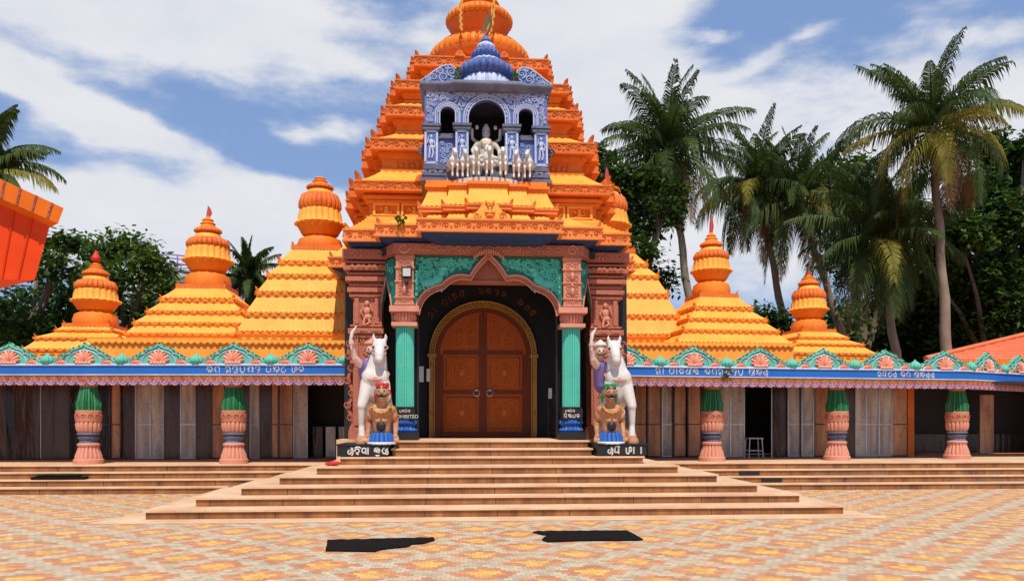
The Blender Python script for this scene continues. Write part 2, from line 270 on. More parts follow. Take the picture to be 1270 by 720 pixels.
# ------------------------------------------------------------ mesh helpers
ORG = {}
WARP = False
ZK = [(-9,-9),(2.5,2.51),(4,4.01),(5.5,5.46),(7,6.9),(9.5,9.22),(12,11.5),(14,13.33),(17,16.0)]
def zw(z):
    for (a, b), (c, d) in zip(ZK[:-1], ZK[1:]):
        if z <= c: return b + (d-b)*(z-a)/(c-a)
    return z
def xw_(x, z): return x*(1 - max(0, z-4)*.0052)
class MB:
    def __init__(s): s.v = []; s.f = []; s.mi = []; s.m = 0
    def add(s, vs, fs):
        o = len(s.v); s.v += [tuple(p) for p in vs]
        for f in fs: s.f.append([i+o for i in f]); s.mi.append(s.m)
    def box(s, x0, x1, y0, y1, z0, z1):
        s.add([(x0,y0,z0),(x1,y0,z0),(x1,y1,z0),(x0,y1,z0),(x0,y0,z1),(x1,y0,z1),(x1,y1,z1),(x0,y1,z1)],
              [(0,3,2,1),(4,5,6,7),(0,1,5,4),(1,2,6,5),(2,3,7,6),(3,0,4,7)])
    def obox(s, c, ax, ay, az, hx, hy, hz):
        c = Vector(c); P = []
        for k in (-1, 1):
            for i, j in ((-1,-1),(1,-1),(1,1),(-1,1)): P.append(c + ax*(i*hx) + ay*(j*hy) + az*(k*hz))
        s.add(P, [(0,3,2,1),(4,5,6,7),(0,1,5,4),(1,2,6,5),(2,3,7,6),(3,0,4,7)])
    def loft(s, rings, closed=True, cap0=True, cap1=True):
        n = len(rings[0]); V = [p for r in rings for p in r]; F = []
        for k in range(len(rings)-1):
            for i in range(n if closed else n-1):
                j = (i+1) % n; F.append((k*n+i, k*n+j, (k+1)*n+j, (k+1)*n+i))
        if cap0: F.append(tuple(range(n-1, -1, -1)))
        if cap1: F.append(tuple((len(rings)-1)*n + i for i in range(n)))
        s.add(V, F)
    def prism_xz(s, pts, y0, y1):
        """outline in x,z (any winding) extruded from y0 to y1"""
        a = sum(pts[i][0]*pts[(i+1)%len(pts)][1] - pts[(i+1)%len(pts)][0]*pts[i][1] for i in range(len(pts)))
        if a < 0: pts = pts[::-1]
        n = len(pts); V = [(x, y0, z) for x, z in pts] + [(x, y1, z) for x, z in pts]
        F = [tuple(range(n)), tuple(range(2*n-1, n-1, -1))] + [(i, n+i, n+(i+1)%n, (i+1)%n) for i in range(n)]
        s.add(V, F)
    def frame_prism(s, O, ux, uz, un, pts, t0, t1):
        """outline in the plane (ux,uz) through O, extruded along un"""
        O = Vector(O); n = len(pts); V = [O+ux*x+uz*z+un*t0 for x, z in pts] + [O+ux*x+uz*z+un*t1 for x, z in pts]
        s.add(V, [tuple(range(n)), tuple(range(2*n-1, n-1, -1))] + [(i, n+i, n+(i+1)%n, (i+1)%n) for i in range(n)])
    def lathe(s, prof, c=(0,0), n=32, flute=0, amp=0, fz=None, cap=True):
        rings = []
        for r, z in prof:
            ring = []
            for i in range(n):
                a = 2*pi*i/n; rr = r
                if flute and (fz is None or fz[0] <= z <= fz[1]): rr = r*(1 - amp*(1-abs(math.sin(a*flute/2)))**2)
                ring.append((c[0]+rr*math.cos(a), c[1]+rr*math.sin(a), z))
            rings.append(ring)
        s.loft(rings, True, cap, cap)
    def tube(s, pts, r, n=6, caps=True, flat=None):
        pts = [Vector(p) for p in pts]; rings = []; up = Vector((0, 0, 1)); pu = None
        for i, p in enumerate(pts):
            t = (pts[min(i+1, len(pts)-1)] - pts[max(i-1, 0)])
            if t.length < 1e-6: t = Vector((0, 0, 1))
            t.normalize()
            ref = pu if pu is not None else (up if abs(t.z) < .9 else Vector((0, 1, 0)))
            a = t.cross(ref)
            if a.length < 1e-4: a = t.cross(Vector((1, .3, .2)))
            a.normalize(); b = a.cross(t).normalized(); pu = b
            rr = r[i] if isinstance(r, (list, tuple)) else r
            rings.append([p + a*(rr*math.cos(2*pi*k/n)) + b*(rr*math.sin(2*pi*k/n)) for k in range(n)])
        s.loft(rings, True, caps, caps)
    def ell(s, c, r, n=10, m=6, rot=None):
        c = Vector(c); V = []; F = []
        for j in range(m+1):
            ph = pi*j/m
            for i in range(n):
                a = 2*pi*i/n; p = Vector((r[0]*math.sin(ph)*math.cos(a), r[1]*math.sin(ph)*math.sin(a), r[2]*math.cos(ph)))
                V.append(c + (rot @ p if rot else p))
        for j in range(m):
            for i in range(n):
                F.append((j*n+i, (j+1)*n+i, (j+1)*n+(i+1)%n, j*n+(i+1)%n))
        s.add(V, F)
    def capsule(s, a, b, ra, rb, n=14):
        a = Vector(a); b = Vector(b); d = (b-a); Ln = d.length; d.normalize() if Ln > 1e-6 else None
        if Ln <= 1e-6: s.ell(a, (ra, ra, ra), n, 8); return
        x = d.cross(Vector((.3, .9, .2))).normalized(); y = d.cross(x).normalized(); rings = []
        for k in range(5):
            t = -pi/2 + k*pi/8*1.0
            if k < 4 or True: rings.append((a + d*(ra*math.sin(t)), ra*math.cos(t)))
        for k in range(5):
            t = k*pi/8; rings.append((b + d*(rb*math.sin(t)), rb*math.cos(t)))
        s.loft([[p + x*(max(r, .001)*math.cos(2*pi*i/n)) + y*(max(r, .001)*math.sin(2*pi*i/n)) for i in range(n)] for p, r in rings])
    def build(s, name, mats, parent=None, smooth=35, tri=True):
        if WARP: s.v = [(xw_(x, z), y, zw(z)) for x, y, z in s.v]
        me = bpy.data.meshes.new(name); org = ORG.get(parent.name, Vector()) if parent else Vector()
        me.from_pydata([(x-org.x, y-org.y, z-org.z) for x, y, z in s.v], [], s.f)
        if not isinstance(mats, (list, tuple)): mats = [mats]
        for m in mats: me.materials.append(m)
        me.polygons.foreach_set('material_index', s.mi)
        if smooth is not None:
            me.polygons.foreach_set('use_smooth', [True]*len(me.polygons)); me.set_sharp_from_angle(angle=R(smooth))
        me.update()
        o = bpy.data.objects.new(name, me); col.objects.link(o)
        if parent: o.parent = parent
        ORG[o.name] = org
        return o
def props(o, label=None, cat=None, group=None, kind=None):
    if label: o['label'] = label
    if cat: o['category'] = cat
    if group: o['group'] = group
    if kind: o['kind'] = kind
    return o
def thing(name, label, cat, loc=(0,0,0), rz=0, group=None, local=False):
    o = bpy.data.objects.new(name, None); col.objects.link(o); o.location = loc; o.rotation_euler = (0, 0, rz); o.empty_display_size = .3
    ORG[o.name] = Vector() if (local or rz) else Vector(loc)
    return props(o, label, cat, group)
def copy_tree(o, parent=None, group=None):
    c = o.copy(); col.objects.link(c); c.parent = parent
    ORG[c.name] = ORG.get(o.name, Vector())
    for ch in list(o.children): copy_tree(ch, c)
    return c
X_, Y_, Z_ = Vector((1,0,0)), Vector((0,1,0)), Vector((0,0,1))

def spiral(mb, c, ux, uz, r, r0=.12, turns=1.4, flip=1, start=0, th=.012, n=13, out=None):
    out = out or ux.cross(uz)*0
    P = []
    for i in range(n):
        t = i/(n-1); a = start + flip*turns*2*pi*t; rr = r*(1-t)+r*r0*t
        P.append(Vector(c) + ux*(rr*math.cos(a)) + uz*(rr*math.sin(a)) + out)
    mb.tube(P, [th*(1-.5*i/(n-1)) for i in range(n)], 4)
def scroll_band(mb, O, ux, Lx, h, th=None, seed=0):
    """a running vine of spirals with leaf buds in relief along ux (vertical band of height h, origin bottom left)"""
    rnd = random.Random(seed); O = Vector(O); n = max(1, round(Lx/(h*1.25))); w_ = Lx/n; th = th or h*.085
    for i in range(n):
        c = O + ux*(w_*(i+.5)) + Z_*(h*.5); f = 1 if i % 2 else -1
        spiral(mb, c, ux*(min(1, w_/h*.85)), Z_, h*.42, .15, 1.35, f, pi*(.0 if f > 0 else 1.0)+rnd.uniform(-.3, .3), th, 11)
        mb.ell(c + ux*(w_*.5) + Z_*(h*.2*f), (h*.12, h*.12, h*.16), 6, 4)
def scroll_field(mb, inside, x0, x1, z0, z1, y, r, th, seed=0, dens=1.0, mi=(0,), ux=None, O=None):
    """scatter spirals over a field, only where inside(x,z)"""
    rnd = random.Random(seed); ux = ux or X_; O = O or Vector((0, y, 0)); pts = []
    for k in range(int(900*dens)):
        x = rnd.uniform(x0, x1); z = rnd.uniform(z0, z1); rr = r*rnd.uniform(.5, 1.1)
        if not all(inside(x+rr*a, z+rr*b) for a, b in ((1,0),(-1,0),(0,1),(0,-1))): continue
        if any((x-a)**2+(z-b)**2 < (.88*(rr+c))**2 for a, b, c in pts): continue
        pts.append((x, z, rr)); mb.m = rnd.choice(mi)
        spiral(mb, O+ux*x+Z_*z, ux, Z_, rr, .12, rnd.uniform(1.2, 1.9), rnd.choice((1,-1)), rnd.uniform(0, 6), th*(.6+.5*rr/r), 14)

def outline_sample(pts, step):
    """closed outline -> list of (edge, t, x, y, nx, ny), pts counter clockwise"""
    out = []
    for i in range(len(pts)):
        a = Vector(pts[i]); b = Vector(pts[(i+1) % len(pts)]); d = b-a; ln = d.length
        n = max(1, int(round(ln/step))); nx, ny = d.y/ln, -d.x/ln
        for k in range(n): out.append((i, k/n, ln, nx, ny))
    return out
def ribbed_roof(mb, po, pi_, z0, z1, step=.05, period=.2, amp=.025, nseg=5, curve=1.6):
    """sloping corrugated roof between the outer outline po at z0 and the inner one pi_ at z1, concave"""
    S = outline_sample(po, step); rings = []
    for k in range(nseg+1):
        t = k/nseg; zt = t**curve if curve else t; ring = []
        for (i, s_, ln, nx, ny) in S:
            j = (i+1) % len(po)
            ox = po[i][0]*(1-s_)+po[j][0]*s_; oy = po[i][1]*(1-s_)+po[j][1]*s_
            ix = pi_[i][0]*(1-s_)+pi_[j][0]*s_; iy = pi_[i][1]*(1-s_)+pi_[j][1]*s_
            ph = (s_*ln/period) % 1; a = amp*max(0, math.sin(2*pi*ph))**.7 if 0 < s_ else 0
            ring.append((ox*(1-t)+ix*t, oy*(1-t)+iy*t, z0+(z1-z0)*zt + a))
        rings.append(ring)
    mb.loft(rings, True, True, True)
def walls(mb, po, z0, z1, po2=None):
    po2 = po2 or po
    mb.loft([[(x, y, z0) for x, y in po], [(x, y, z1) for x, y in po2]])
def scale_o(po, s, c=(0, 0)): return [(c[0]+(x-c[0])*s, c[1]+(y-c[1])*s) for x, y in po]
def inset_o(po, d):
    """rectilinear outline, counter clockwise, moved outwards by d (negative: inwards)"""
    n = len(po); out = []
    for i in range(n):
        p, c, q = Vector(po[i-1]), Vector(po[i]), Vector(po[(i+1) % n])
        e1 = (c-p).normalized(); e2 = (q-c).normalized(); n1 = Vector((e1.y, -e1.x)); n2_ = Vector((e2.y, -e2.x))
        out.append((c.x + (n1.x+n2_.x)*d if abs(n1.dot(n2_)) < .5 else c.x+n1.x*d, c.y + (n1.y+n2_.y)*d if abs(n1.dot(n2_)) < .5 else c.y+n1.y*d))
    return out
def horn(mb, p, dx, dy, h):
    """upturned leaf at the corner of a cornice: leans outwards"""
    p = Vector(p); d = Vector((dx, dy, 0)).normalized(); s_ = Vector((-d.y, d.x, 0))
    rings = []
    h = h*.8
    for t, wd, of in ((0, .5, .0), (.35, .5, .08), (.65, .42, .20), (.9, .22, .34), (1, .06, .38)):
        c = p + Z_*(h*t) + d*(h*of); rings.append([c - s_*(wd*h*.9) - d*(.14*h*(1-t)), c + s_*(wd*h*.9) - d*(.14*h*(1-t)), c + s_*(wd*h*.5) + d*(.1*h*(1.1-t)), c - s_*(wd*h*.5)+d*(.1*h*(1.1-t))])
    mb.loft(rings)
def rounded_leaf(mb, c, ux, un, w_, h, t=.06):
    """round topped antefix standing on a cornice"""
    pts = [(-w_/2, 0), (w_/2, 0)] + [(w_/2*math.cos(a)*(1 - .25*math.sin(a)), h*math.sin(a)**.8) for a in [pi*k/10 for k in range(1, 10)]]
    mb.frame_prism(c, ux, Z_, un, pts, 0, t); spiral(mb, Vector(c)+un*(t+.0)+Z_*(h*.42), ux, Z_, h*.3, .2, 1.3, 1, 0, h*.05, 10)
    
def remesh_blob(name, mb, mats, parent, voxel=.02, smooth_it=2, dec=None):
    """fuse overlapping volumes into one continuous skin"""
    tmp = MB.build(mb, name + '_tmp', mats, None, None); m = tmp.modifiers.new('r', 'REMESH'); m.mode = 'VOXEL'; m.voxel_size = voxel; m.use_smooth_shade = True
    s_ = tmp.modifiers.new('s', 'SMOOTH'); s_.iterations = smooth_it; s_.factor = .5
    if dec: d_ = tmp.modifiers.new('d', 'DECIMATE'); d_.ratio = dec
    dg = bpy.context.evaluated_depsgraph_get(); dg.update(); me = bpy.data.meshes.new_from_object(tmp.evaluated_get(dg)); me.name = name
    old = tmp.data; bpy.data.objects.remove(tmp); bpy.data.meshes.remove(old)
    org = ORG.get(parent.name, Vector()) if parent else Vector(); me.transform(Matrix.Translation(-org))
    if not me.materials: me.materials.append(mats if not isinstance(mats, (list, tuple)) else mats[0])
    me.polygons.foreach_set('use_smooth', [True]*len(me.polygons))
    o = bpy.data.objects.new(name, me); col.objects.link(o)
    if parent: o.parent = parent
    ORG[o.name] = org; return o

# ---- writing: letters drawn as brush strokes in a unit box (0..w, 0..1)
def arc(cx, cy, rx, ry, a0, a1, n=9): return [(cx+rx*math.cos(R(a0+(a1-a0)*i/n)), cy+ry*math.sin(R(a0+(a1-a0)*i/n))) for i in range(n+1)]
G = {   # rounded eastern Indian letters: each list item is one stroke
 'ma': (.8, [arc(.36, .55, .3, .36, 170, -10)+[(.7, .05)], arc(.3, .22, .14, .16, 0, 330)]),
 'aa': (.35, [[(.18, .95), (.18, .05)]]),
 'bho': (1.0, [arc(.5, .5, .36, .4, 200, -60), arc(.5, .32, .16, .18, 90, 400), [(.08, .9), (.16, 1.0)]]),
 'ga': (.8, [arc(.4, .5, .32, .42, 210, -30)+[(.68, .05)], [(.12, .3), (.3, .12)]]),
 'ha': (.85, [arc(.4, .6, .32, .32, 200, -20), arc(.5, .25, .22, .22, 90, -180)]),
 'pra': (.9, [[(.12, .9), (.12, .35)], arc(.42, .45, .3, .38, 180, 360)+[(.72, .95)], [(.3, .0), (.6, .1)]]),
 'sa': (.9, [[(.15, .85), (.15, .3), (.35, .15)], arc(.5, .55, .26, .34, 200, -80), [(.8, .95), (.8, .05)]]),
 'da': (.8, [arc(.4, .6, .3, .32, 180, -60), arc(.42, .25, .2, .2, 100, -100)]),
 'ti': (.85, [arc(.4, .45, .32, .34, 120, 400), arc(.4, .85, .36, .14, 160, 0)]),
 'ke': (.95, [[(.05, .7), (.15, .9), (.2, .3), (.08, .2)], arc(.58, .55, .28, .36, 200, -40), arc(.6, .25, .15, .15, 0, 320)]),
 'tt': (.75, [arc(.36, .4, .3, .34, 100, 380), [(.6, .9), (.75, 1.05)], [(.36, .74), (.36, .95)]]),
 'gha': (.85, [[(.1, .85), (.1, .3)], arc(.3, .32, .2, .26, 180, 360), [(.5, .3), (.5, .8)], arc(.62, .6, .16, .3, 140, -80)]),
 'ra': (.75, [arc(.36, .55, .3, .36, 200, -60), arc(.34, .3, .12, .13, 0, 330)]),
 'ta': (.8, [arc(.38, .5, .32, .4, 60, 330), [(.7, .95), (.7, .3)]]),
 'ri': (.85, [arc(.38, .45, .3, .32, 200, -60), arc(.45, .85, .34, .16, 180, -10), arc(.36, .22, .12, .12, 0, 320)]),
 'nii': (.95, [arc(.34, .4, .26, .3, 90, 400), [(.66, .8), (.66, .05)], arc(.55, .85, .32, .14, 180, -60)]),
 'nka': (.95, [arc(.4, .5, .34, .42, 200, -80), arc(.42, .45, .16, .16, 0, 300), [(.7, .2), (.9, .1)]]),
 'do': (1.0, [[(.05, .75), (.12, .95), (.15, .2)], arc(.5, .55, .26, .34, 180, -60), arc(.5, .24, .16, .17, 90, -150), [(.88, .95), (.88, .05)]]),
 'na': (.8, [arc(.28, .35, .2, .24, 90, 400), [(.5, .55), (.5, .95)], arc(.5, .4, .2, .5, 80, -80)]),
 'di': (.85, [arc(.36, .5, .28, .26, 200, -100), arc(.44, .84, .34, .15, 180, -10), [(.2, .2), (.55, .05)]]),
 'a_': (.95, [arc(.3, .55, .24, .3, 60, 330), [(.54, .9), (.54, .1)], [(.82, .95), (.82, .05)]]),
 'bhu': (.9, [arc(.4, .55, .32, .36, 210, -60), arc(.4, .5, .13, .14, 0, 330), arc(.45, .02, .22, .14, 180, 360)]),
 'nja': (.95, [arc(.35, .5, .26, .36, 80, 380), [(.45, .5), (.8, .8)], arc(.66, .3, .16, .22, 120, -150)]),
 'ssi': (.9, [[(.12, .85), (.12, .25), (.6, .25)], [(.6, .85), (.6, .05)], arc(.4, .88, .3, .14, 180, 0)]),
 'dh': (.85, [[(.12, .85), (.12, .25)], arc(.38, .35, .26, .28, 180, 380), [(.64, .4), (.64, .95)]]),
}
def write(mb, word, place, size, th, gap=.12):
    """word: list of glyph keys or ' '; place(x) -> (origin, right, up, out) for pen position x metres"""
    x = 0
    for k in word:
        if k == ' ': x += size*.55; continue
        w_, st = G[k]; O, ux, uz, un = place(x)
        for s_ in st: mb.tube([O + ux*(p[0]*size) + uz*(p[1]*size) + un*(th*.4) for p in s_], th, 4)
        x += (w_+gap)*size
    return x
def word_len(word, size, gap=.12): return sum(size*.55 if k == ' ' else (G[k][0]+gap)*size for k in word)
def latin(mb_name, txt, size, O, mat, parent, ext=.004, align='CENTER'):
    cu = bpy.data.curves.new(mb_name, 'FONT'); cu.body = txt; cu.size = size; cu.extrude = ext; cu.align_x = align
    t = bpy.data.objects.new(mb_name, cu); col.objects.link(t); dg = bpy.context.evaluated_depsgraph_get(); dg.update()
    me = bpy.data.meshes.new_from_object(t.evaluated_get(dg)); bpy.data.objects.remove(t)
    me.transform(Matrix.Translation(Vector(O) - ORG.get(parent.name, Vector())) @ Matrix.Rotation(pi/2, 4, 'X')); me.materials.clear(); me.materials.append(mat)
    o = bpy.data.objects.new(mb_name, me); col.objects.link(o); o.parent = parent; ORG[o.name] = ORG.get(parent.name, Vector()); return o
def zat(px, py, Y): return at(px, py, Y).z
def xat(px, py, Y): return at(px, py, Y).x
# ------------------------------------------------------------ the setting
mb = MB(); mb.add([(-400,-60,-.01),(400,-60,-.01),(400,700,-.01),(-400,700,-.01)], [(0,1,2,3)])
props(mb.build('ground', EARTH), kind='structure')
mb = MB(); mb.add([(-22,-8,0),(24,-8,0),(24,24,0),(-22,24,0)], [(0,1,2,3)])
props(mb.build('courtyard_paving', PAVE), kind='structure')
mb = MB(); mb.add([(-6.44,12.95,.004),(6.5,12.85,.004),(5.9,17.2,.004),(3.5,18.6,.004),(-3.4,18.6,.004),(-5.7,17.5,.004)], [(0,1,2,3,4,5)])
props(mb.build('pavement', STONE), kind='structure')

# ------------------------------------------------------------ stairs
ST = [(13.47,-5.76,6.01),(14.04,-5.14,5.48),(14.45,-4.49,4.86),(14.92,-3.93,4.26),(15.32,-3.33,3.62),(15.93,-2.98,3.08)]
stairs = thing('entrance_staircase', 'wide sandstone staircase with brown risers leading up to the arched gate', 'staircase', (0,14,0))
for k, (y, x0, x1) in enumerate(ST + [(16.25,-1.99,2.09),(16.72,-1.98,2.09)]):
    mb = MB(); z = .15*k
    yb = 18.45 if k < 6 else 17.5
    mb.box(x0+.03, x1-.03, y+.03, yb, z+.005, z+.118)
    mb.m = 1; mb.box(x0, x1, y, yb, z+.118, z+.15)
    mb.build('step', [RISER, STONE], stairs, 20)
# missing riser slab
plat = thing('veranda_platform', 'low stepped platform under the left veranda, with a black slab lying on it', 'platform', (-8,19,0))
platr = thing('veranda_platform', 'low stepped platform under the right veranda, stained white in places', 'platform', (8,19,0))
WHITEWASH = paint('spilt_whitewash', (.70, .60, .54), var=.5)
for P, x0, x1 in ((plat, -15.5, -3.02), (platr, 3.14, 17.5)):
    for k, y in enumerate((18.25, 18.55, 18.80, 19.05)):
        mb = MB(); z = .15*k; yb = 23.8
        mb.box(x0+.02, x1-.02, y+.03, yb-.01*k, z+.004, z+.122); mb.m = 1; mb.box(x0, x1, y, yb-.01*k, z+.122, z+.15)
        mb.build('step', [RISER, STONE], P, 20)
mb = MB()
for (xa, xb, y, z) in ((7.75, 9.7, 18.57, .30), (7.7, 8.8, 18.27, .15), (7.8,9.9,18.82,.45), (11.2,12.4,18.57,.3), (11.6,12.9,18.27,.15)):
    n = 9; pts = []; rnd = random.Random(int(xa*10))
    a = [(xa+(xb-xa)*i/n, y+rnd.uniform(.0, .05)) for i in range(n+1)]; b = [(xa+(xb-xa)*i/n, y+.16+rnd.uniform(0, .05)) for i in range(n, -1, -1)]
    mb.add([(x, yy, z+.003) for x, yy in a+b], [tuple(range(2*n+2))])
mb.build('whitewash_stain', WHITEWASH, platr, None)
mb = MB(); mb.box(-10.1, -8.95, 18.58, 18.78, .302, .365); mb.box(-10.0,-9.1,18.6,18.76,.366,.395)
props(mb.build('stone_slab', RUBBER), 'flat black slab lying on the steps of the left veranda', 'slab')

# ------------------------------------------------------------ gate
WARP = True
gate = thing('temple_gateway', 'carved terracotta and turquoise temple gate with cusped arch above the stairs', 'gateway', (0,17.2,1.2))
mb = MB(); mb.box(-3.25,3.3,17.5,20.6,0.02,1.197); mb.build('gate_floor', STONE, gate, 20)
# walls of the hall
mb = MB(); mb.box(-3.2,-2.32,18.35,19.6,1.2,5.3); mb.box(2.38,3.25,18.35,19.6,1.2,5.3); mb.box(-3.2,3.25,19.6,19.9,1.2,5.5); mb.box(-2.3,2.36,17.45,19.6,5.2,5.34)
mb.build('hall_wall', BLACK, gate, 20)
def pier(mir):
    x = lambda a: a*mir
    def bx(mb, a, b, y0, y1, z0, z1): mb.box(min(x(a), x(b)), max(x(a), x(b)), y0, y1, z0, z1)
    mb = MB(); bx(mb, 2.33, 2.95, 17.85, 18.5, 1.2, 5.4)
    for (z0, z1, g) in ((1.2,1.4,.08),(1.4,1.46,.05),(2.85,2.93,.05),(3.42,3.47,.06),(3.5,3.62,.09),(3.66,3.7,.05),(4.32,4.38,.07),(4.42,4.52,.11),(4.55,4.6,.08),(4.66,4.76,.15),(4.8,4.85,.12),(4.9,5.0,.19),(5.05,5.1,.16),(5.14,5.36,.22)):
        bx(mb, 2.33-g*.6, 2.95+g, 17.85-g, 18.5, z0, z1)
    for c in (2.42, 2.86): bx(mb, c-.045, c+.045, 17.80, 17.9, 3.72, 4.3); bx(mb, c-.045, c+.045, 17.80, 17.9, 1.5, 2.83); bx(mb, c-.04, c+.04, 17.8, 17.9, 2.95, 3.4)
    mb.m = 1
    O = Vector((min(x(2.3), x(3.0)), 17.73, 3.5)); scroll_band(mb, O, X_, .7, .12, .014)
    O.z = 4.92; O.y = 17.63; scroll_band(mb, O, X_, .72, .1, .012); O.z = 5.15; O.y = 17.61; scroll_band(mb, O, X_, .76, .2, .016)
    # relief figure in the niche: head, torso, hips, legs and raised arm
    cx = x(2.64)
    mb.ell((cx,17.83,4.17),(.055,.05,.07)); mb.ell((cx,17.83,4.0),(.08,.05,.1)); mb.ell((cx+.02,17.83,3.87),(.09,.05,.07))
    mb.tube([(cx+.05,17.82,3.85),(cx+.07,17.8,3.75),(cx+.0,17.8,3.7)], .03, 5); mb.tube([(cx-.04,17.82,3.85),(cx-.06,17.8,3.75),(cx-.05,17.8,3.68)], .03, 5)
    mb.tube([(cx+.07,17.82,4.07),(cx+.13,17.8,4.0),(cx+.08,17.8,4.14)], .02, 5); mb.tube([(cx-.07,17.82,4.07),(cx-.13,17.8,3.98),(cx-.08,17.8,3.9)], .02, 5)
    scroll_field(mb, lambda a, b: abs(a-cx) < .17 and 1.55 < b < 2.8, cx-.2, cx+.2, 1.5, 2.85, 17.82, .12, .016, 3, .3, (1,))
    scroll_field(mb, lambda a, b: abs(a-cx) < .17 and 2.97 < b < 3.4, cx-.2, cx+.2, 2.9, 3.42, 17.82, .1, .014, 4, .2, (1,))
    mb.m = 0
    # scrolled bracket along the outer edge
    P = [(x(3.0)+mir*.05*math.sin(k*.9), 17.95, 3.3-k*.09) for k in range(22)]
    mb.tube(P, .045, 6)
    for k in range(0, 21, 3): spiral(mb, Vector(P[k])+Vector((mir*.03,-.06,0)), X_, Z_, .09, .2, 1.3, mir, 0, .02, 10)
    return mb.build('carved_pier', [BROWN, BROWN_L], gate, 30)
pier(-1); pier(1)
def post(cx, txt):
    c = thing('column', None, None, (cx, 17.35, 1.2)); c.parent = gate
    c.location = Vector((cx,17.35,1.2)) - Vector((0,17.2,1.2)); ORG[c.name] = Vector((cx,17.35,1.2))
    for k in ('label', 'category'):
        if k in c: del c[k]
    return c
for cx, side in ((-1.78, -1), (1.80, 1)):
    mb = MB(); mb.box(cx-.29,cx+.29,17.08,17.66,1.203,1.36); mb.build('column_plinth', BLACK, gate, 20)
    mb = MB(); mb.lathe([(.25,1.362),(.27,1.40),(.25,1.43),(.20,1.48),(.26,1.55),(.25,1.6),(.22,1.62)], (cx,17.37), 36, 18, .12); mb.build('column_base', SKIRT, gate)
    mb = MB(); mb.box(cx-.22,cx+.22,17.15,17.59,1.62,1.86); mb.lathe([(.23,1.862),(.23,1.885),(.2,1.9)], (cx,17.37), 24); mb.build('column_collar', BLACK, gate, 25)
    mb = MB(); mb.lathe([(.195,1.9),(.195,3.6)], (cx,17.37), 96, 24, .16); mb.build('column_shaft', TEAL_L, gate, 50)
    mb = MB(); mb.box(cx-.27,cx+.27,17.10,17.64,3.6,3.68); mb.lathe([(.2,3.68),(.24,3.75),(.25,3.82),(.22,3.9)], (cx,17.37), 60, 20, .14); mb.box(cx-.31,cx+.31,17.06,17.68,3.9,4.02); mb.build('column_capital', PINK, gate, 30)
    # carved post above the capital
    mb = MB(); mb.box(cx-.19,cx+.19,17.16,17.55,4.02,5.16)
    for z in (4.05, 4.2, 4.55, 4.85, 5.08): mb.box(cx-.21,cx+.21,17.13,17.5,z,z+.035)
    mb.m = 1
    for z in (4.12, 4.31, 4.45, 4.66, 4.78, 4.95): spiral(mb, (cx-.08,17.15,z), X_, Z_, .075, .2, 1.4, 1, 0, .014, 10); spiral(mb, (cx+.08,17.15,z), X_, Z_, .075, .2, 1.4, -1, pi, .014, 10)
    for z in (4.38, 4.72): mb.ell((cx,17.14,z),(.05,.05,.09)); mb.ell((cx,17.14,z+.13),(.035,.04,.04))
    mb.build('carved_post', [BROWN_L, PINK], gate, 30)
latin('column_lettering', 'PROHIBITED', .105, (-1.78,17.145,1.665), WHITE, gate)
mb = MB()
wlen = word_len(['pra','ra','ti','sa'], .055); write(mb, ['pra','ra','ti','sa'], lambda x: (Vector((-1.78-wlen/2+x,17.145,1.775)), X_, Z_, -Y_), .06, .006)
wlen = word_len(['ssi','nka','dha' if 'dha' in G else 'dh'], .09); write(mb, ['ssi','nka','dh','ra'], lambda x: (Vector((1.80-.19+x,17.145,1.66)), X_, Z_, -Y_), .09, .008)
write(mb, ['pra','ra','ti','sa'], lambda x: (Vector((1.80-.16+x,17.145,1.785)), X_, Z_, -Y_), .055, .006)
mb.build('column_lettering', WHITE, gate)
# cusped arch: half outline in pixels of the photograph's left half, at the front plane
AY = 17.22
half = [(516,385),(518,372),(523,360),(531,353),(541,350),(549,352),(552,343),(560,337),(570,335),(579,338),(584,341),(586,331),(592,324),(600,320),(607,313)]
hp = [(at(x, y, AY).x, at(x, y, AY).z) for x, y in half]; xc = hp[-1][0]; hp = [(x-xc, z) for x, z in hp]
ZT = 5.15
# smooth lobes
def lobe(a, b, bulge, n=6):
    a = Vector(a); b = Vector(b); m_ = (a+b)/2; nrm = Vector((-(b-a).y, (b-a).x)).normalized(); return [tuple(a*(1-t)+b*t + nrm*bulge*math.sin(pi*t)) for t in [i/n for i in range(n)]]
A0 = (hp[0][0], hp[0][1]); A1 = (hp[5][0]+.0, hp[5][1]-.0); A2 = (hp[10][0], hp[10][1]); A3 = (hp[14][0], hp[14][1])
HL = lobe(A0, A1, .14, 8) + lobe(A1, A2, .10, 8) + lobe(A2, A3, .03, 6) + [A3]
full = HL + [(-x, z) for x, z in HL[-2::-1]]
xl = -1.60; xr = 1.60
mb = MB()
mb.prism_xz([(xl, ZT), (xl, A0[1])] + HL + [(0, ZT)], 17.27, 17.42)
mb.prism_xz([(0, ZT)] + [(-x, z) for x, z in HL[::-1]] + [(xr, A0[1]), (xr, ZT)], 17.27, 17.42)
def in_sp(x, z):
    if not (-1.57 < x < 1.57 and z < ZT-.03): return False
    ax = -abs(x)
    for (x0, z0), (x1, z1) in zip(HL[:-1], HL[1:]):
        if x0 <= ax <= x1 and x1 > x0: return z > z0 + (z1-z0)*(ax-x0)/(x1-x0) + .11
    return ax < HL[0][0] and z > A0[1]+.05
mb.m = 1
scroll_field(mb, in_sp, -1.6, 1.6, 4.0, 5.15, 17.26, .17, .024, 11, 4, (1,)); scroll_field(mb, in_sp, -1.6, 1.6, 4.0, 5.15, 17.262, .085, .018, 12, 5, (1,)); scroll_field(mb, in_sp, -1.6, 1.6, 4.0, 5.15, 17.264, .05, .014, 13, 4, (1,))
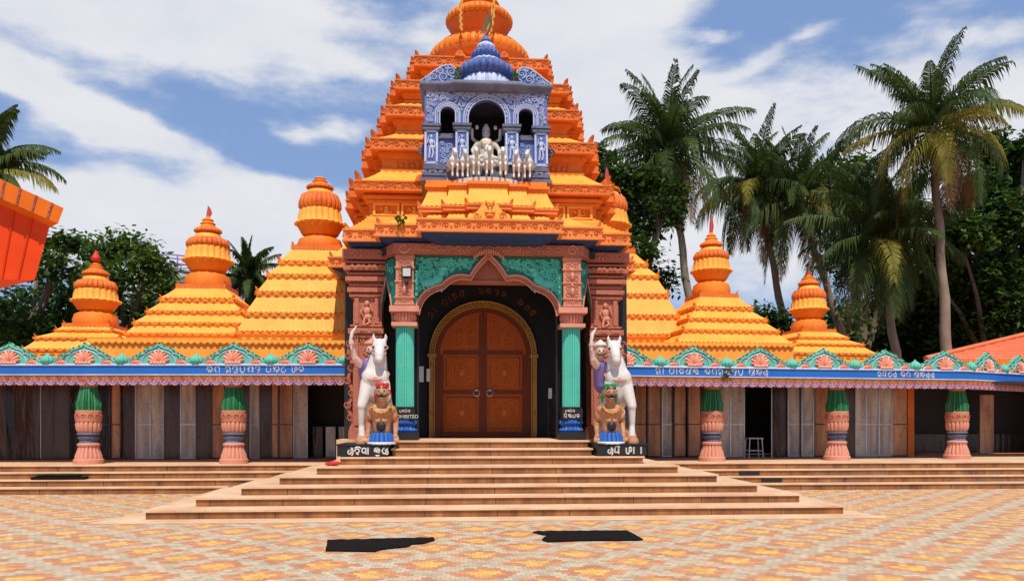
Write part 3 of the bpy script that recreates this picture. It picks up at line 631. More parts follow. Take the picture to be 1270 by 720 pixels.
for s in (-1, 1):   # lion-like relief beast in each spandrel: body, chest, neck, head and tail
    mb.m = 1; b = lambda x, z, r, q: mb.ell((s*x, 17.26, z), (r, .05, q), 12, 6)
    b(1.25, 4.55, .2, .1); b(1.08, 4.64, .12, .11); b(1.0, 4.78, .07, .09); b(.95, 4.87, .09, .06)
    mb.tube([(s*1.4,17.25,4.58),(s*1.5,17.24,4.72),(s*1.45,17.24,4.9),(s*1.34,17.24,4.88)], .025, 5)
    for lx in (1.05, 1.13, 1.32, 1.4): mb.tube([(s*lx,17.25,4.52),(s*(lx-.03),17.24,4.42),(s*(lx-.06),17.24,4.36)], .025, 5)
mb.build('arch_spandrel', [TEAL, TEAL_L], gate, 30)
mb = MB(); P3 = [(x, 17.22, z) for x, z in full]
mb.tube(P3, .028, 6); mb.m = 1
off = [(x*1.0, 17.235, z-.055) for x, z in full]; mb.tube([(x*.975, y, z) for x, y, z in off], .035, 6); mb.m = 0
mb.tube([(x*.95, 17.22, z-.1) for x, z in full], .016, 5)
mb.build('arch_rim', [PINK, BROWN], gate)
mb = MB(); mb.box(-1.6,1.6,17.5,17.62,4.62,5.18); mb.box(-1.2,1.2,17.46,17.62,4.58,4.66); mb.build('inner_beam', BROWN, gate, 20)
# chamfered side arches
for s in (-1, 1):
    a = Vector((s*1.97, 17.42, 0)); b = Vector((s*2.34, 18.0, 0)); ux = (b-a).normalized(); L_ = (b-a).length; un = Vector((ux.y, -ux.x, 0)); 
    if un.y > 0: un = -un
    def pt(u, z): return (u, z)
    mb = MB(); c = L_/2
    mb.frame_prism(a, ux, Z_, un, [(0,5.12),(0,3.62),(.05,3.95),(.13,4.25),(.16,4.28),(.24,4.5),(c,4.78)] + [(c,5.12)], 0, .06)
    mb.frame_prism(a, ux, Z_, un, [(c,5.12),(c,4.78),(L_-.24,4.5),(L_-.16,4.28),(L_-.13,4.25),(L_-.05,3.95),(L_,3.62),(L_,5.12)], 0, .06)
    mb.m = 1
    for u, z, r in ((.12,4.85,.1),(c,4.95,.11),(L_-.12,4.85,.1),(.09,4.55,.07),(L_-.09,4.55,.07)): spiral(mb, a+ux*u+Z_*z+un*.065, ux, Z_, r, .15, 1.5, 1, 0, .016, 11)
    mb.m = 2; mb.tube([a+ux*u+Z_*z+un*.07 for u, z in ((0.02,3.62),(.06,3.95),(.14,4.25),(.24,4.5),(c,4.76),(L_-.24,4.5),(L_-.14,4.25),(L_-.06,3.95),(L_-.02,3.62))], .018, 5)
    mb.build('side_arch', [TEAL, TEAL_L, PINK], gate, 30)
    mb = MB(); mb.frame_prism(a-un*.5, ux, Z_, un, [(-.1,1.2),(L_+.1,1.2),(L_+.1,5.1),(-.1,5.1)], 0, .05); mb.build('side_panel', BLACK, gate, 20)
# frieze and soffits
FR = [(-1.62,17.12),(1.62,17.12),(1.62,17.12)]
mb = MB(); mb.box(-2.02,2.04,17.08,17.6,5.16,5.38)
for s in (-1, 1):
    mb.frame_prism((s*2.02 if s < 0 else 2.04,17.1,0), Vector((s*.36,.72,0)).normalized(), Z_, Vector((0,1,0)), [(0,5.16),(.85,5.16),(.85,5.38),(0,5.38)], 0, .35)
mb.m = 1; scroll_band(mb, (-1.6,17.07,5.19), X_, 3.2, .17, .016)
for s in (-1, 1): spiral(mb, (s*1.8,17.07,5.27), X_, Z_, .12, .15, 1.6, s, 0, .022, 14)
for a in range(-6, 7): mb.ell((a*.05,17.06,5.24-.004*a*a), (.03,.03,.06), 6, 4)
mb.build('frieze', [BROWN, BROWN_L], gate, 30)
mb = MB()
T0 = [(-1.48,16.4),(1.50,16.4),(1.50,16.92),(2.42,16.92),(2.42,17.42),(3.13,17.42),(3.13,20.4),(3.9,20.4),(3.9,28.2),(-3.9,28.2),(-3.9,20.4),(-3.11,20.4),(-3.11,17.42),(-2.38,17.42),(-2.38,16.92),(-1.48,16.92)]
T0i = inset_o(T0, -.10); T0j = inset_o(T0, -.42)
mb.loft([[(x, y, 5.34) for x, y in T0j], [(x, y, 5.43) for x, y in inset_o(T0, -.16)], [(x, y, 5.50) for x, y in inset_o(T0, -.02)]])
mb.build('painted_soffit', NAVY, gate, 25)
def cornice(po, z0, z1, parent, seed=0, mats=(ORANGE_D, ORANGE), hornh=.3, mid=True, name='carved_cornice', lip=.03, front_only=True):
    mb = MB(); h = z1-z0
    walls(mb, po, z0, z1); mb.m = 0
    walls(mb, inset_o(po, lip), z0-.03, z0+.02); walls(mb, inset_o(po, lip), z1-.02, z1+.02)
    n = len(po)
    for i in range(n):
        a = Vector(po[i]); b = Vector(po[(i+1) % n]); d = b-a; ln = d.length; u = d/ln; nx, ny = u.y, -u.x
        if ny > .5 or (abs(nx) > .5 and a.y > po[0][1]+5): continue
        if ln > .25:
            mb.m = 1; scroll_band(mb, (a.x+nx*.012, a.y+ny*.012, z0+.03), Vector((u.x, u.y, 0)), ln, h-.05, None, seed+i)
            mb.m = 0
            if mid and ln > 1.6:
                k = max(1, int(ln//1.7))
                for q in range(1, k+1):
                    c = a + d*(q/(k+1)); rounded_leaf(mb, Vector((c.x+nx*.02, c.y+ny*.02, z1+.01)), Vector((u.x,u.y,0)), Vector((nx,ny,0)), .26, .17)
    if hornh:
        for i in range(n):
            p, c, q = Vector(po[i-1]), Vector(po[i]), Vector(po[(i+1) % n]); e1 = (c-p).normalized(); e2 = (q-c).normalized()
            if e1.x*e2.y - e1.y*e2.x > 0 and c.y < po[0][1]+8:
                dd = Vector((e1.y+e2.y, -e1.x-e2.x)); horn(mb, (c.x-dd.x*.06, c.y-dd.y*.06, z1), dd.x, dd.y, hornh)
    return mb.build(name, list(mats), parent, 30)
cornice(T0, 5.51, 5.74, gate, 1, (PEACH, ORANGE_D), .2, False)
# door
DY = 19.45
dcx = -.04
door = thing('door_parts', None, None, (0,0,0)); bpy.data.objects.remove(door)
def arch_pts(h, z0, zs, n=24): return [(-h, z0)] + [(-h*math.cos(pi*i/n), zs + h*math.sin(pi*i/n)) for i in range(n+1)] + [(h, z0)]
mb = MB()
o_, i_ = arch_pts(1.30, 1.2, 3.18), arch_pts(1.16, 1.2, 3.18)
ring = o_ + i_[::-1]
for k in range(len(o_)-1):
    a, b, c, d = o_[k], o_[k+1], i_[k+1], i_[k]
    mb.add([(p[0]+dcx, yy, p[1]) for yy in (DY-.10, DY+.1) for p in (a, b, c, d)], [(0,1,2,3),(7,6,5,4),(0,4,5,1),(2,6,7,3)])
mb.tube([(x*.985+dcx, DY-.11, z) for x, z in o_], .022, 5); mb.tube([(x*1.01+dcx, DY-.11, z) for x, z in i_], .018, 5)
n = 44
for k in range(n):
    t = (k+.5)/n*(len(o_)-1); i = int(t); f = t-i; x = (o_[i][0]*(1-f)+o_[i+1][0]*f)*.946; z = (o_[i][1]*(1-f)+o_[i+1][1]*f - (0 if i in (0, len(o_)-2) else .0)); z = 3.18+(z-3.18)*.946 if z > 3.18 else z
    mb.ell((x+dcx, DY-.115, z), (.035,.03,.05), 6, 4)
mb.box(dcx-1.33,dcx-1.12,DY-.13,DY,3.12,3.2); mb.box(dcx+1.12,dcx+1.33,DY-.13,DY,3.12,3.2)
mb.build('gilded_arch', GOLD, gate, 30)
mb = MB()
fr = arch_pts(1.16, 1.2, 3.18); fi = arch_pts(1.04, 1.2, 3.18)
for k in range(len(fr)-1):
    a, b, c, d = fr[k], fr[k+1], fi[k+1], fi[k]
    mb.add([(p[0]+dcx, yy, p[1]) for yy in (DY-.03, DY+.1) for p in (a, b, c, d)], [(0,1,2,3),(7,6,5,4),(0,4,5,1),(2,6,7,3)])
mb.build('door_frame', WOOD_D, gate, 30)
for s in (-1, 1):
    mb = MB(); n = 14
    pts = [(0.012*s, 1.22), (1.04*s, 1.22)] + [(1.04*s*math.cos(pi/2*i/n), 3.18+1.04*math.sin(pi/2*i/n)) for i in range(n)] + [(.012*s, 4.22)]
    mb.prism_xz([(x+dcx, z) for x, z in pts], DY+.03, DY+.09)
    # stiles, rails, raised carved panels
    e = lambda x0, x1, z0, z1, y=DY+.03, d=.035: mb.box(dcx+min(x0*s, x1*s), dcx+max(x0*s, x1*s), y-d, y, z0, z1)
    mb.m = 1; e(.0, .09, 1.22, 4.15); e(.95, 1.04, 1.22, 3.18); e(.09, .95, 1.22, 1.34); e(.09, .95, 2.25, 2.33); e(.09, .95, 3.2, 3.28)
    for (z0, z1, lit) in ((1.38, 2.21, 1), (2.37, 3.16, 1)):
        mb.m = 0; e(.15, .89, z0+.04, z1-.04, DY+.03, .02)
        mb.m = 2; cx = dcx+.52*s; cz = (z0+z1)/2; y = DY+.006
        mb.tube([(dcx+s*a, y, b) for a, b in ((.16,z0+.05),(.88,z0+.05),(.88,z1-.05),(.16,z1-.05),(.16,z0+.05))], .012, 4)
        mb.tube([(cx+.3*math.cos(a), y, cz+.3*math.sin(a)) for a in [2*pi*q/24 for q in range(25)]], .014, 5)
        for q in range(8):
            a = 2*pi*q/8+.3; spiral(mb, (cx+.19*math.cos(a), y, cz+.19*math.sin(a)), X_, Z_, .07, .2, 1.4, 1 if q % 2 else -1, a, .013, 10)
        mb.ell((cx, y, cz), (.07,.03,.09), 8, 5)
        for q in (-1, 1):
            for r in (-1, 1): spiral(mb, (cx+.29*q, y, cz+.28*r), X_, Z_, .07, .2, 1.3, q*r, 0, .013, 10)
    mb.m = 2
    for (xx, zz, rr) in ((.3,3.5,.13),(.6,3.5,.13),(.3,3.78,.12),(.55,3.74,.1),(.25,4.0,.08)): spiral(mb, (dcx+xx*s, DY+.02, zz), X_, Z_, rr, .15, 1.6, s, 1, .014, 12)
    d = mb.build('door', [WOOD, WOOD_D, WOOD_L], gate, 30)
    mb = MB(); hx = dcx + .16*s; mb.tube([(hx+.075*math.cos(a), DY-.03, 2.27+.075*math.sin(a)) for a in [2*pi*q/16 for q in range(17)]], .014, 5); mb.ell((hx, DY-.02, 2.34), (.035,.03,.035), 8, 5)
    mb.build('handle', METAL, d)
# writing over the door
mb = MB(); word = ['ma','aa',' ','ta','aa','ri','nii',' ','ma','nka','da','ra',' ','bho','ga','ri']
tl = word_len(word, .19)
def plc(x):
    a = pi*.80 - (x/tl)*pi*.62; rr = 1.52
    p = Vector((dcx + rr*math.cos(a), 19.58, 3.18 + rr*math.sin(a))); ux = Vector((math.sin(a), 0, -math.cos(a))); return p, ux, Vector((math.cos(a), 0, math.sin(a))), -Y_
xo = 0
for wd_ in ' '.join(word).split('   '):
    ks = wd_.split(' '); mb = MB(); write(mb, ks, lambda x: plc(x+xo), .16, .011); mb.build('arch_lettering', BROWN, gate); xo += word_len(ks, .19) + .19*.55
# dim things inside the hall
for x0, x1, sd in ((-2.3,-1.6,'left'),(1.45,2.3,'right')):
    mb = MB(); mb.box(x0,x1,18.88,18.95,2.18,2.21); mb.box(x0,x1,18.88,18.95,1.3,1.33)
    for k in range(7): x = x0+.03+(x1-x0-.06)*k/6; mb.box(x-.008,x+.008,18.9,18.93,1.33,2.18)
    for x in (x0+.04, x1-.04): mb.box(x-.015,x+.015,18.9,18.93,1.2,1.3)
    props(mb.build('folding_grille', SH_DARK), 'dark steel folding grille in the hall %s of the wooden door' % sd, 'grille')

for (x0, x1, y, z0, z1, nm) in ((-1.60,-1.44,18.8,2.5,2.86,'sheet of white paper pinned behind the left green column'),(-1.38,-1.30,19.0,2.52,2.82,'narrow white notice beside the gilded door arch'),(1.46,1.54,18.7,2.12,2.36,'small white notice just left of the right green column')):
    mb = MB(); mb.box(x0,x1,y,y+.02,z0,z1); props(mb.build('paper_notice', PAPER, None, 20), nm, 'notice')
# flood light
fx = at(504, 337, 17.05)
fl = thing('flood_light', 'square flood light fixed to the carved post left of the arch', 'flood light', (fx.x,17.1,fx.z))
mb = MB(); mb.box(fx.x-.11,fx.x+.11,17.03,17.12,fx.z-.11,fx.z+.13); mb.build('housing', BLACK, fl, 20)
mb = MB(); mb.box(fx.x-.08,fx.x+.08,17.018,17.028,fx.z-.08,fx.z+.09); mb.build('lens', LAMPGLASS, fl, 20)
mb = MB(); mb.tube([(fx.x,17.1,fx.z-.1),(fx.x,17.02,fx.z-.2),(fx.x,17.12,fx.z-.24)], .03, 6); mb.build('bracket', BLACK, fl)
# drain spout
sp_ = at(436, 335, 18.6); sq = at(447, 385, 18.6)
mb = MB(); mb.tube([(sp_.x-.02,18.5,sp_.z+.05),(sp_.x+.02,18.4,sp_.z-.15),(sp_.x+.1,18.42,sp_.z-.45),(sq.x,18.5,sq.z)], [.07,.09,.07,.02], 8)
props(mb.build('drain_spout', WHITE), 'white tusk shaped drain spout beside the left carved pier', 'drain spout')

# plinth for the horse statues
def glyph_plinth(x0, x1, word, label):
    p = thing('statue_plinth', label, 'plinth', ((x0+x1)/2,16.8,.9))
    mb = MB(); mb.box(x0,x1,16.02,17.9,.903,1.115); mb.box(x0-.02,x1+.02,16.0,17.9,1.115,1.14); mb.build('block', BLACK, p, 20)
    mb = MB(); size = .155; tl_ = word_len(word, size, .06); write(mb, word, lambda x: (Vector((x0+.2+x,16.015,.93)), X_, Z_, -Y_), size, .015, .06)
    mb.build('painted_name', WHITE, p)
glyph_plinth(-3.02,-2.03,['na','di','a_',' ','bhu','nja'],'black statue plinth with white lettering, left of the stairs')
glyph_plinth(2.14,3.14,['na','ssi',' ','gha','aa',' ','aa'],'black statue plinth with half worn white lettering, right of the stairs')
mb = MB(); c = at(418, 571, 16.0); mb.ell((c.x, 15.6, .79), (.13,.1,.045), 10, 5); mb.ell((c.x-.1,15.62,.78),(.08,.07,.035),8,5)
props(mb.build('red_cloth', RED), 'crumpled red cloth on the step left of the statue plinth', 'cloth')
# ------------------------------------------------------------ main tower
tower = thing('temple_tower', 'tall tiered orange temple tower with ribbed yellow roofs behind the gate', 'tower', (0,24,1.2))
TC = (0, 24.0)
def plan(s, d=0):
    b = [(-3.1,-4),(3.1,-4),(3.1,-3.4),(3.32,-3.4),(3.32,-2.3),(3.55,-2.3),(3.55,2.3),(3.32,2.3),(3.32,3.4),(3.1,3.4),(3.1,4),(-3.1,4),(-3.1,3.4),(-3.32,3.4),(-3.32,2.3),(-3.55,2.3),(-3.55,-2.3),(-3.32,-2.3),(-3.32,-3.4),(-3.1,-3.4)]
    b = [(TC[0]+x*s, TC[1]+y*s) for x, y in b]; return inset_o(b, d) if d else b
mb = MB(); walls(mb, plan(.93), .62, 5.4); mb.build('tower_wall', BROWN, tower, 20)
TI = [(1.03,7.38,7.60,8.10),(.925,8.62,8.88,9.28),(.82,9.70,9.95,10.28),(.75,10.58,10.80,11.15),(.60,11.54,11.80,12.05)]
# panel storey between the gate roof and the first tier
mb = MB(); W0 = plan(1.03, -.32); walls(mb, W0, 6.2, 7.1); walls(mb, inset_o(W0, .08), 7.1, 7.18); walls(mb, inset_o(W0, .16), 7.2, 7.28); walls(mb, inset_o(W0, .06), 7.28, 7.36)
yf = W0[0][1]; walls(mb, inset_o(W0, .08), 6.68, 6.76)
mb.m = 1
for s in (-1, 1):
    for c in (1.75, 2.45):
        cx = c*s
        for q in (-.30, .30): mb.box(cx+q-.03, cx+q+.03, yf-.10, yf+.05, 6.77, 7.1)
        mb.box(cx-.33, cx+.33, yf-.09, yf+.05, 6.77, 6.81); mb.box(cx-.33, cx+.33, yf-.09, yf+.05, 7.05, 7.1)
        mb.ell((cx, yf-.02, 7.0), (.05,.05,.05)); mb.ell((cx, yf-.02, 6.9), (.07,.05,.09)); mb.tube([(cx+.1,yf-.03,6.98),(cx+.14,yf-.05,6.88),(cx-.12,yf-.05,6.83)], .02, 5); mb.tube([(cx-.14,yf-.05,6.99),(cx-.08,yf-.03,6.92)], .02, 5)
mb.build('panelled_wall', [ORANGE, YELLOW], tower, 25)
for k, (s, z0, z1, zr) in enumerate(TI):
    P = plan(s)
    cornice(P, z0, z1, tower, 10*k, (ORANGE_D, PEACH), .34-.03*k)
    nxt = plan(TI[k+1][0], -.26) if k < 4 else plan(.36)
    mb = MB(); ribbed_roof(mb, inset_o(P, -.02), nxt, z1+.015, zr, .05, .22, .03, 5, 1.3); mb.build('ribbed_roof', YELLOW, tower, 60)
    if k < 4:
        mb = MB(); walls(mb, nxt, zr-.02, TI[k+1][1]-.12); walls(mb, inset_o(nxt, .1), TI[k+1][1]-.14, TI[k+1][1]-.04); walls(mb, inset_o(nxt, .05), TI[k+1][1]-.2, TI[k+1][1]-.14); walls(mb, inset_o(nxt, .04), zr-.02, zr+.06)
        yf = nxt[0][1]; mb.m = 1; wd = TI[k+1][0]*3.1
        for sg in (-1, 1):
            cx = sg*wd*.68; hh = TI[k+1][1]-.26-zr-.08
            if hh > .1:
                for q in (-.28, 0, .28): mb.box(cx+q-.025, cx+q+.025, yf-.05, yf+.03, zr+.07, zr+.07+hh)
                for q in (-.14, .14): mb.ell((cx+q, yf-.02, zr+.07+hh/2), (.05,.04,hh*.35))
        mb.build('tier_wall', [ORANGE, ORANGE_D], tower, 25)
# gate roof slopes
mb = MB()
A = [(-3.09,17.44),(3.11,17.44),(3.11,20.5),(-3.09,20.5)]; B = [(-2.85,20.15),(2.87,20.15),(2.87,20.5),(-2.85,20.5)]
rings = []
for i in range(9):
    t = i/8; z = 5.75 + 1.0*t**1.15
    r = [(a[0]*(1-t)+b[0]*t, a[1]*(1-t)+b[1]*t) for a, b in zip(A, B)]
    rings.append([(x, y, z) for x, y in r]); rings.append([(x, y, z+.05) for x, y in r])
mb.loft(rings); mb.build('stepped_roof', YELLOW, tower, 20)
A = [(-2.36,16.94),(2.40,16.94),(2.40,19.5),(-2.36,19.5)]; B = [(-1.9,18.4),(1.94,18.4),(1.94,19.5),(-1.9,19.5)]
mb = MB(); ribbed_roof(mb, A, B, 5.75, 6.32, .05, .3, .02, 5, 1.2)
A = [(-3.88,20.45),(3.88,20.45),(3.88,28.1),(-3.88,28.1)]; B = [(-3.2,21),(3.2,21),(3.2,27.2),(-3.2,27.2)]
ribbed_roof(mb, A, B, 5.75, 6.7, .05, .22, .03, 5, 1.2)
mb.build('ribbed_roof', YELLOW, tower, 60)
# miniature roofs under the pavilion
def mini(mb, y, hw, z0, z1, steps, back=19.6):
    pts = []; n = len(steps)
    L_ = [(-hw, back), ]
    prof = []
    for (h, dy) in steps: prof.append((h, dy))
    left = [(-hw, back), (-hw, y+prof[0][1])]
    for i in range(len(prof)-1): left += [(-prof[i+1][0], y+prof[i][1]), (-prof[i+1][0], y+prof[i+1][1])]
    right = [(-x, yy) for x, yy in left[::-1]]; return left + right
st = [(1.5,.0),(1.0,-.16),(.48,-.32)]
mb = MB(); o1 = mini(mb, 16.95, 1.46, 0, 0, [(1.46,0),(1.0,-.14),(.5,-.28)]); o1i = mini(mb, 17.3, 1.3, 0, 0, [(1.3,0),(.85,-.14),(.42,-.28)])
ribbed_roof(mb, o1, o1i, 5.75, 6.06, .05, .11, .022, 4, 1.2)
o2 = mini(mb, 17.25, 1.5, 0, 0, [(1.5,0),(.98,-.16),(.48,-.32)]); mb.m = 1; walls(mb, inset_o(o2, -.12), 6.02, 6.12); mb.m = 2; walls(mb, o2, 6.12, 6.24); walls(mb, inset_o(o2, .03), 6.2, 6.23)
mb.m = 0; o3 = mini(mb, 17.72, 1.34, 0, 0, [(1.34,0),(.86,-.16),(.42,-.32)]); ribbed_roof(mb, inset_o(o2, -.02), o3, 6.25, 6.68, .05, .11, .022, 5, 1.3)
mb.m = 1; walls(mb, inset_o(o3, -.0), 6.66, 6.80); walls(mb, inset_o(o3, .05), 6.80, 6.86)
mb.box(-1.38,1.36,17.95,20.3,6.8,7.045)
mb.m = 2
for i, p in enumerate(o2):
    if p[1] < 18: horn(mb, (p[0], p[1], 6.24), (1 if p[0] > 0 else -1), -1, .14)
mb.build('miniature_roof', [YELLOW, ORANGE, PEACH], tower, 40)
mb = MB()   # lion mask on the cornice
mb.prism_xz([(-.5,5.76),(.5,5.76),(.36,5.86),(.24,5.98),(.16,6.10),(.09,6.16),(.03,6.05),(-.03,6.05),(-.09,6.16),(-.16,6.10),(-.24,5.98),(-.36,5.86)], 16.5, 16.62)
mb.m = 1
for s in (-1, 1): mb.ell((s*.07,16.48,5.93),(.045,.03,.035)); spiral(mb, (s*.26,16.49,5.86), X_, Z_, .08, .2, 1.3, s, 0, .015, 10); mb.tube([(s*.03,16.47,6.06),(s*.06,16.46,6.14),(s*.09,16.47,6.17)], .02, 5)
mb.ell((0,16.46,5.85),(.09,.05,.03)); mb.ell((0,16.46,5.9),(.03,.05,.03)); mb.build('lion_mask', [YELLOW, PEACH], tower, 40)

def rib_torus(prof, n, k, amp, c, mb, z0, z1): mb.lathe(prof, c, n, k, amp, (z0, z1))
# crowning members
mb = MB(); mb.lathe([(1.45,11.95),(1.22,12.05),(1.18,12.3),(1.28,12.42)], TC, 48); mb.build('neck', ORANGE_D, tower)
for k in range(8):   # crouching figures round the neck
    mb = MB(); a = 2*pi*k/8 - pi/2 + pi/8; d = Vector((math.cos(a), math.sin(a), 0)); c = Vector((TC[0], TC[1], 0)) + d*1.28
    mb.ell(c+Z_*12.14, (.2,.2,.2), 10, 6); mb.ell(c+d*.08+Z_*12.38, (.12,.12,.12), 8, 6); s_ = Vector((-d.y, d.x, 0))
    for q in (-1, 1): mb.tube([c+s_*(.17*q)+Z_*12.25, c+s_*(.28*q)+d*.08+Z_*12.16, c+s_*(.2*q)+d*.2+Z_*12.08], .06, 6)
    mb.build('neck_figure', ORANGE, tower)
mb = MB(); mb.lathe([(1.26,12.4),(1.44,12.48),(1.52,12.6),(1.54,12.72)], TC, 64); mb.m = 1
mb.lathe([(1.54,12.72),(1.58,12.8),(1.55,12.94),(1.44,13.08),(1.24,13.18)], TC, 168, 42, .08); mb.m = 0
mb.lathe([(1.28,13.16),(1.3,13.2),(1.12,13.27),(1.1,13.31),(.92,13.37)], TC, 64); mb.m = 1
mb.lathe([(.95,13.36),(.86,13.42),(.74,13.46)], TC, 120, 30, .08); mb.m = 0
mb.lathe([(.74,13.45),(.66,13.5),(.68,13.56),(.82,13.72),(.95,13.9),(.98,13.96),(.94,13.99)], TC, 64); mb.m = 1
mb.lathe([(.97,13.98),(1.05,14.05),(1.06,14.16),(.98,14.27),(.80,14.35)], TC, 144, 36, .08); mb.m = 0
mb.lathe([(.84,14.34),(.8,14.4),(.62,14.45),(.58,14.55),(.66,14.62),(.62,14.72),(.4,14.8),(.34,14.95),(.55,15.15),(.62,15.4),(.5,15.6),(.25,15.75),(.3,15.85),(.12,16.0),(.02,16.4)], TC, 48)
mb.build('ribbed_crown', [ORANGE_D, ORANGE], tower, 50)
WARP = False
mb = MB()
for (a, b, c_) in (((572,0),(571,20),(572,38)), ((612,0),(607,60),(575,84)), ((614,-5),(613,30),(606,44))):
    P = [at(a[0],a[1],22.7), at(b[0],b[1],22.3), at(c_[0],c_[1],21.9)]; Q = []
    for i in range(17):
        t = i/16; Q.append(P[0]*(1-t)**2 + P[1]*2*t*(1-t) + P[2]*t*t + Vector((.03*math.sin(i*2.1), 0, .02*math.cos(i*1.7))))
    mb.tube(Q, [.028+.014*(i % 2) for i in range(17)], 5)
props(mb.build('flower_garland', MARIGOLD), 'dried marigold garlands hanging from the crown of the main tower', 'garland')

# ------------------------------------------------------------ blue pavilion
WARP = True
pav = thing('blue_pavilion', 'ornate blue and white balcony pavilion with three arches on the tower front', 'pavilion', (0,18.6,7.05))
PY = 18.1
mb = MB()
for s, x0, x1 in ((-1,-1.50,-.93),(1,.93,1.47)):
    for (g, z0, z1) in ((.0,7.05,7.12),(-.04,7.12,7.18),(-.02,7.18,7.24),(-.09,7.24,7.34),(-.05,7.34,7.40),(-.08,7.40,7.47)):
        mb.box(x0-g if s<0 else x0, x1 if s<0 else x1+g, PY-.1-g, 19.6, z0, z1)
    mb.m = 1; scroll_band(mb, (x0+.04,PY-.03,7.24), X_, .46, .1, .012); mb.m = 0
mb.box(-.95,.95,PY+.02,19.6,7.05,7.45)
mb.build('plinth', [BLUE_G, BLUE_L], pav, 25)
mb = MB(); mb.box(-1.42,1.39,19.5,19.6,7.4,9.3); mb.box(-1.42,-1.34,PY+.1,19.5,7.45,9.3); mb.box(1.31,1.39,PY+.1,19.5,7.45,9.3); mb.box(-1.4,1.37,PY+.1,19.5,9.3,9.4); mb.build('inner_wall', DARKROOM, pav, 20)
ZC0, ZC1 = 8.30, 8.44
for k, (cx, hw, y) in enumerate(((-1.27,.16,PY),(-.57,.155,PY-.06),(.57,.155,PY-.06),(1.25,.16,PY))):
    mb = MB(); mb.box(cx-hw,cx+hw,y,y+.3,7.47,ZC0)
    mb.m = 1
    for q in (-1, 1): mb.box(cx+q*(hw-.03)-.022,cx+q*(hw-.03)+.022,y-.02,y+.01,7.5,ZC0-.03)
    mb.box(cx-hw+.01,cx+hw-.01,y-.02,y+.01,7.48,7.53); mb.box(cx-hw+.01,cx+hw-.01,y-.02,y+.01,ZC0-.06,ZC0-.01)
    # standing figure in relief
    mb.ell((cx,y-.01,8.13),(.035,.035,.045)); mb.ell((cx,y-.01,8.0),(.055,.035,.08)); mb.ell((cx+.01,y-.01,7.88),(.06,.035,.05))
    mb.tube([(cx+.03,y-.015,7.86),(cx+.05,y-.02,7.74),(cx+.02,y-.015,7.62)], .022, 5); mb.tube([(cx-.03,y-.015,7.86),(cx-.03,y-.02,7.74),(cx-.05,y-.015,7.62)], .022, 5)
    mb.tube([(cx-.05,y-.015,8.05),(cx-.09,y-.02,7.96),(cx-.06,y-.02,8.12)], .014, 5); mb.tube([(cx+.05,y-.015,8.05),(cx+.09,y-.02,7.95),(cx+.07,y-.02,7.85)], .014, 5)
    mb.build('pilaster', [BLUE, BLUE_L], pav, 30)
    mb = MB(); mb.box(cx-hw-.04,cx+hw+.04,y-.05,y+.32,ZC0,ZC0+.05); mb.box(cx-hw-.02,cx+hw+.02,y-.03,y+.32,ZC0+.05,ZC0+.08); mb.box(cx-hw-.06,cx+hw+.06,y-.07,y+.32,ZC0+.08,ZC1); mb.build('capital', [BLUE_G], pav, 25)
for s in (-1, 1):
    mb = MB(); c = .92*s; mb.box(c-.2,c+.2,PY+.08,PY+.16,7.45,8.12); mb.m = 1
    scroll_field(mb, lambda a, b: abs(a-c) < .17 and 7.5 < b < 8.08, c-.2, c+.2, 7.5, 8.1, PY+.07, .08, .012, 5, .4, (1,))
    mb.m = 2; mb.box(c-.2,c+.2,PY+.03,PY+.18,8.12,8.20); mb.box(c-.19,c+.19,PY+.05,PY+.18,8.2,8.24); mb.build('balustrade_panel', [BLUE, BLUE_L, BLUE_G], pav, 25)
    mb = MB(); mb.box(1.42*s-.09,1.42*s+.09,PY+.3,PY+.5,7.75,8.05); spiral(mb, (1.50*s,PY+.28,7.9), X_, Z_, .11, .2, 1.4, s, 0, .03, 10); mb.build('side_bracket', BLUE_G, pav)
# arched screen: the openings are cut by building the wall around them
mb = MB(); SZ = 9.3
def arc_open(c, h, zs, n=16, zf=1.0): return [(c - h*math.cos(pi*i/n), zs + h*zf*math.sin(pi*i/n)) for i in range(n+1)]
ops = [(-.90,.17,8.72,.9,8.28),(0,.42,8.62,1.05,8.44),(.90,.17,8.72,.9,8.28)]
edges = [-1.43,-.48-.16,.48+.16,1.40]
for (c, h, zs, zf, zb), x0, x1 in zip(ops, edges[:-1], edges[1:]):
    A_ = arc_open(c, h, zs, 16, zf); m_ = len(A_)//2
    left = [(x0, SZ), (x0, ZC1-.02), (c-h, ZC1-.02)] + A_[:m_+1] + [(c, SZ)]
    right = [(c, SZ)] + A_[m_:] + [(c+h, ZC1-.02), (x1, ZC1-.02), (x1, SZ)]
    mb.m = 0; mb.prism_xz(left, PY+.02, PY+.16); mb.prism_xz(right, PY+.02, PY+.16)
    mb.m = 1
    for off_, th in ((.015,.02),(.07,.014),(.11,.018)):
        mb.tube([(c-h-off_, PY+.01, zs-.15 if c == 0 else ZC1)] + [(c-(h+off_)*math.cos(pi*i/16), PY+.01, zs+(h+off_)*zf*math.sin(pi*i/16)) for i in range(17)] + [(c+h+off_, PY+.01, ZC1)], th, 5)
    for i in range(15):
        a = pi*(i+.5)/15; mb.ell((c-(h+.045)*math.cos(a), PY+.0, zs+(h+.045)*zf*math.sin(a)), (.02,.02,.02), 5, 4)
def in_scr(x, z):
    if not (-1.40 < x < 1.37 and ZC1 < z < SZ-.02): return False
    for (c, h, zs, zf, zb) in ops:
        if abs(x-c) < h+.13 and (z < zs or ((x-c)/(h+.13))**2 + ((z-zs)/((h+.13)*zf))**2 < 1): return False
    return True
scroll_field(mb, in_scr, -1.4, 1.4, 8.4, 9.3, PY+.01, .10, .014, 21, 3, (1,))
scroll_field(mb, in_scr, -1.4, 1.4, 8.4, 9.3, PY+.012, .045, .011, 22, 2, (1,))
mb.build('arched_screen', [BLUE, BLUE_L], pav, 30)
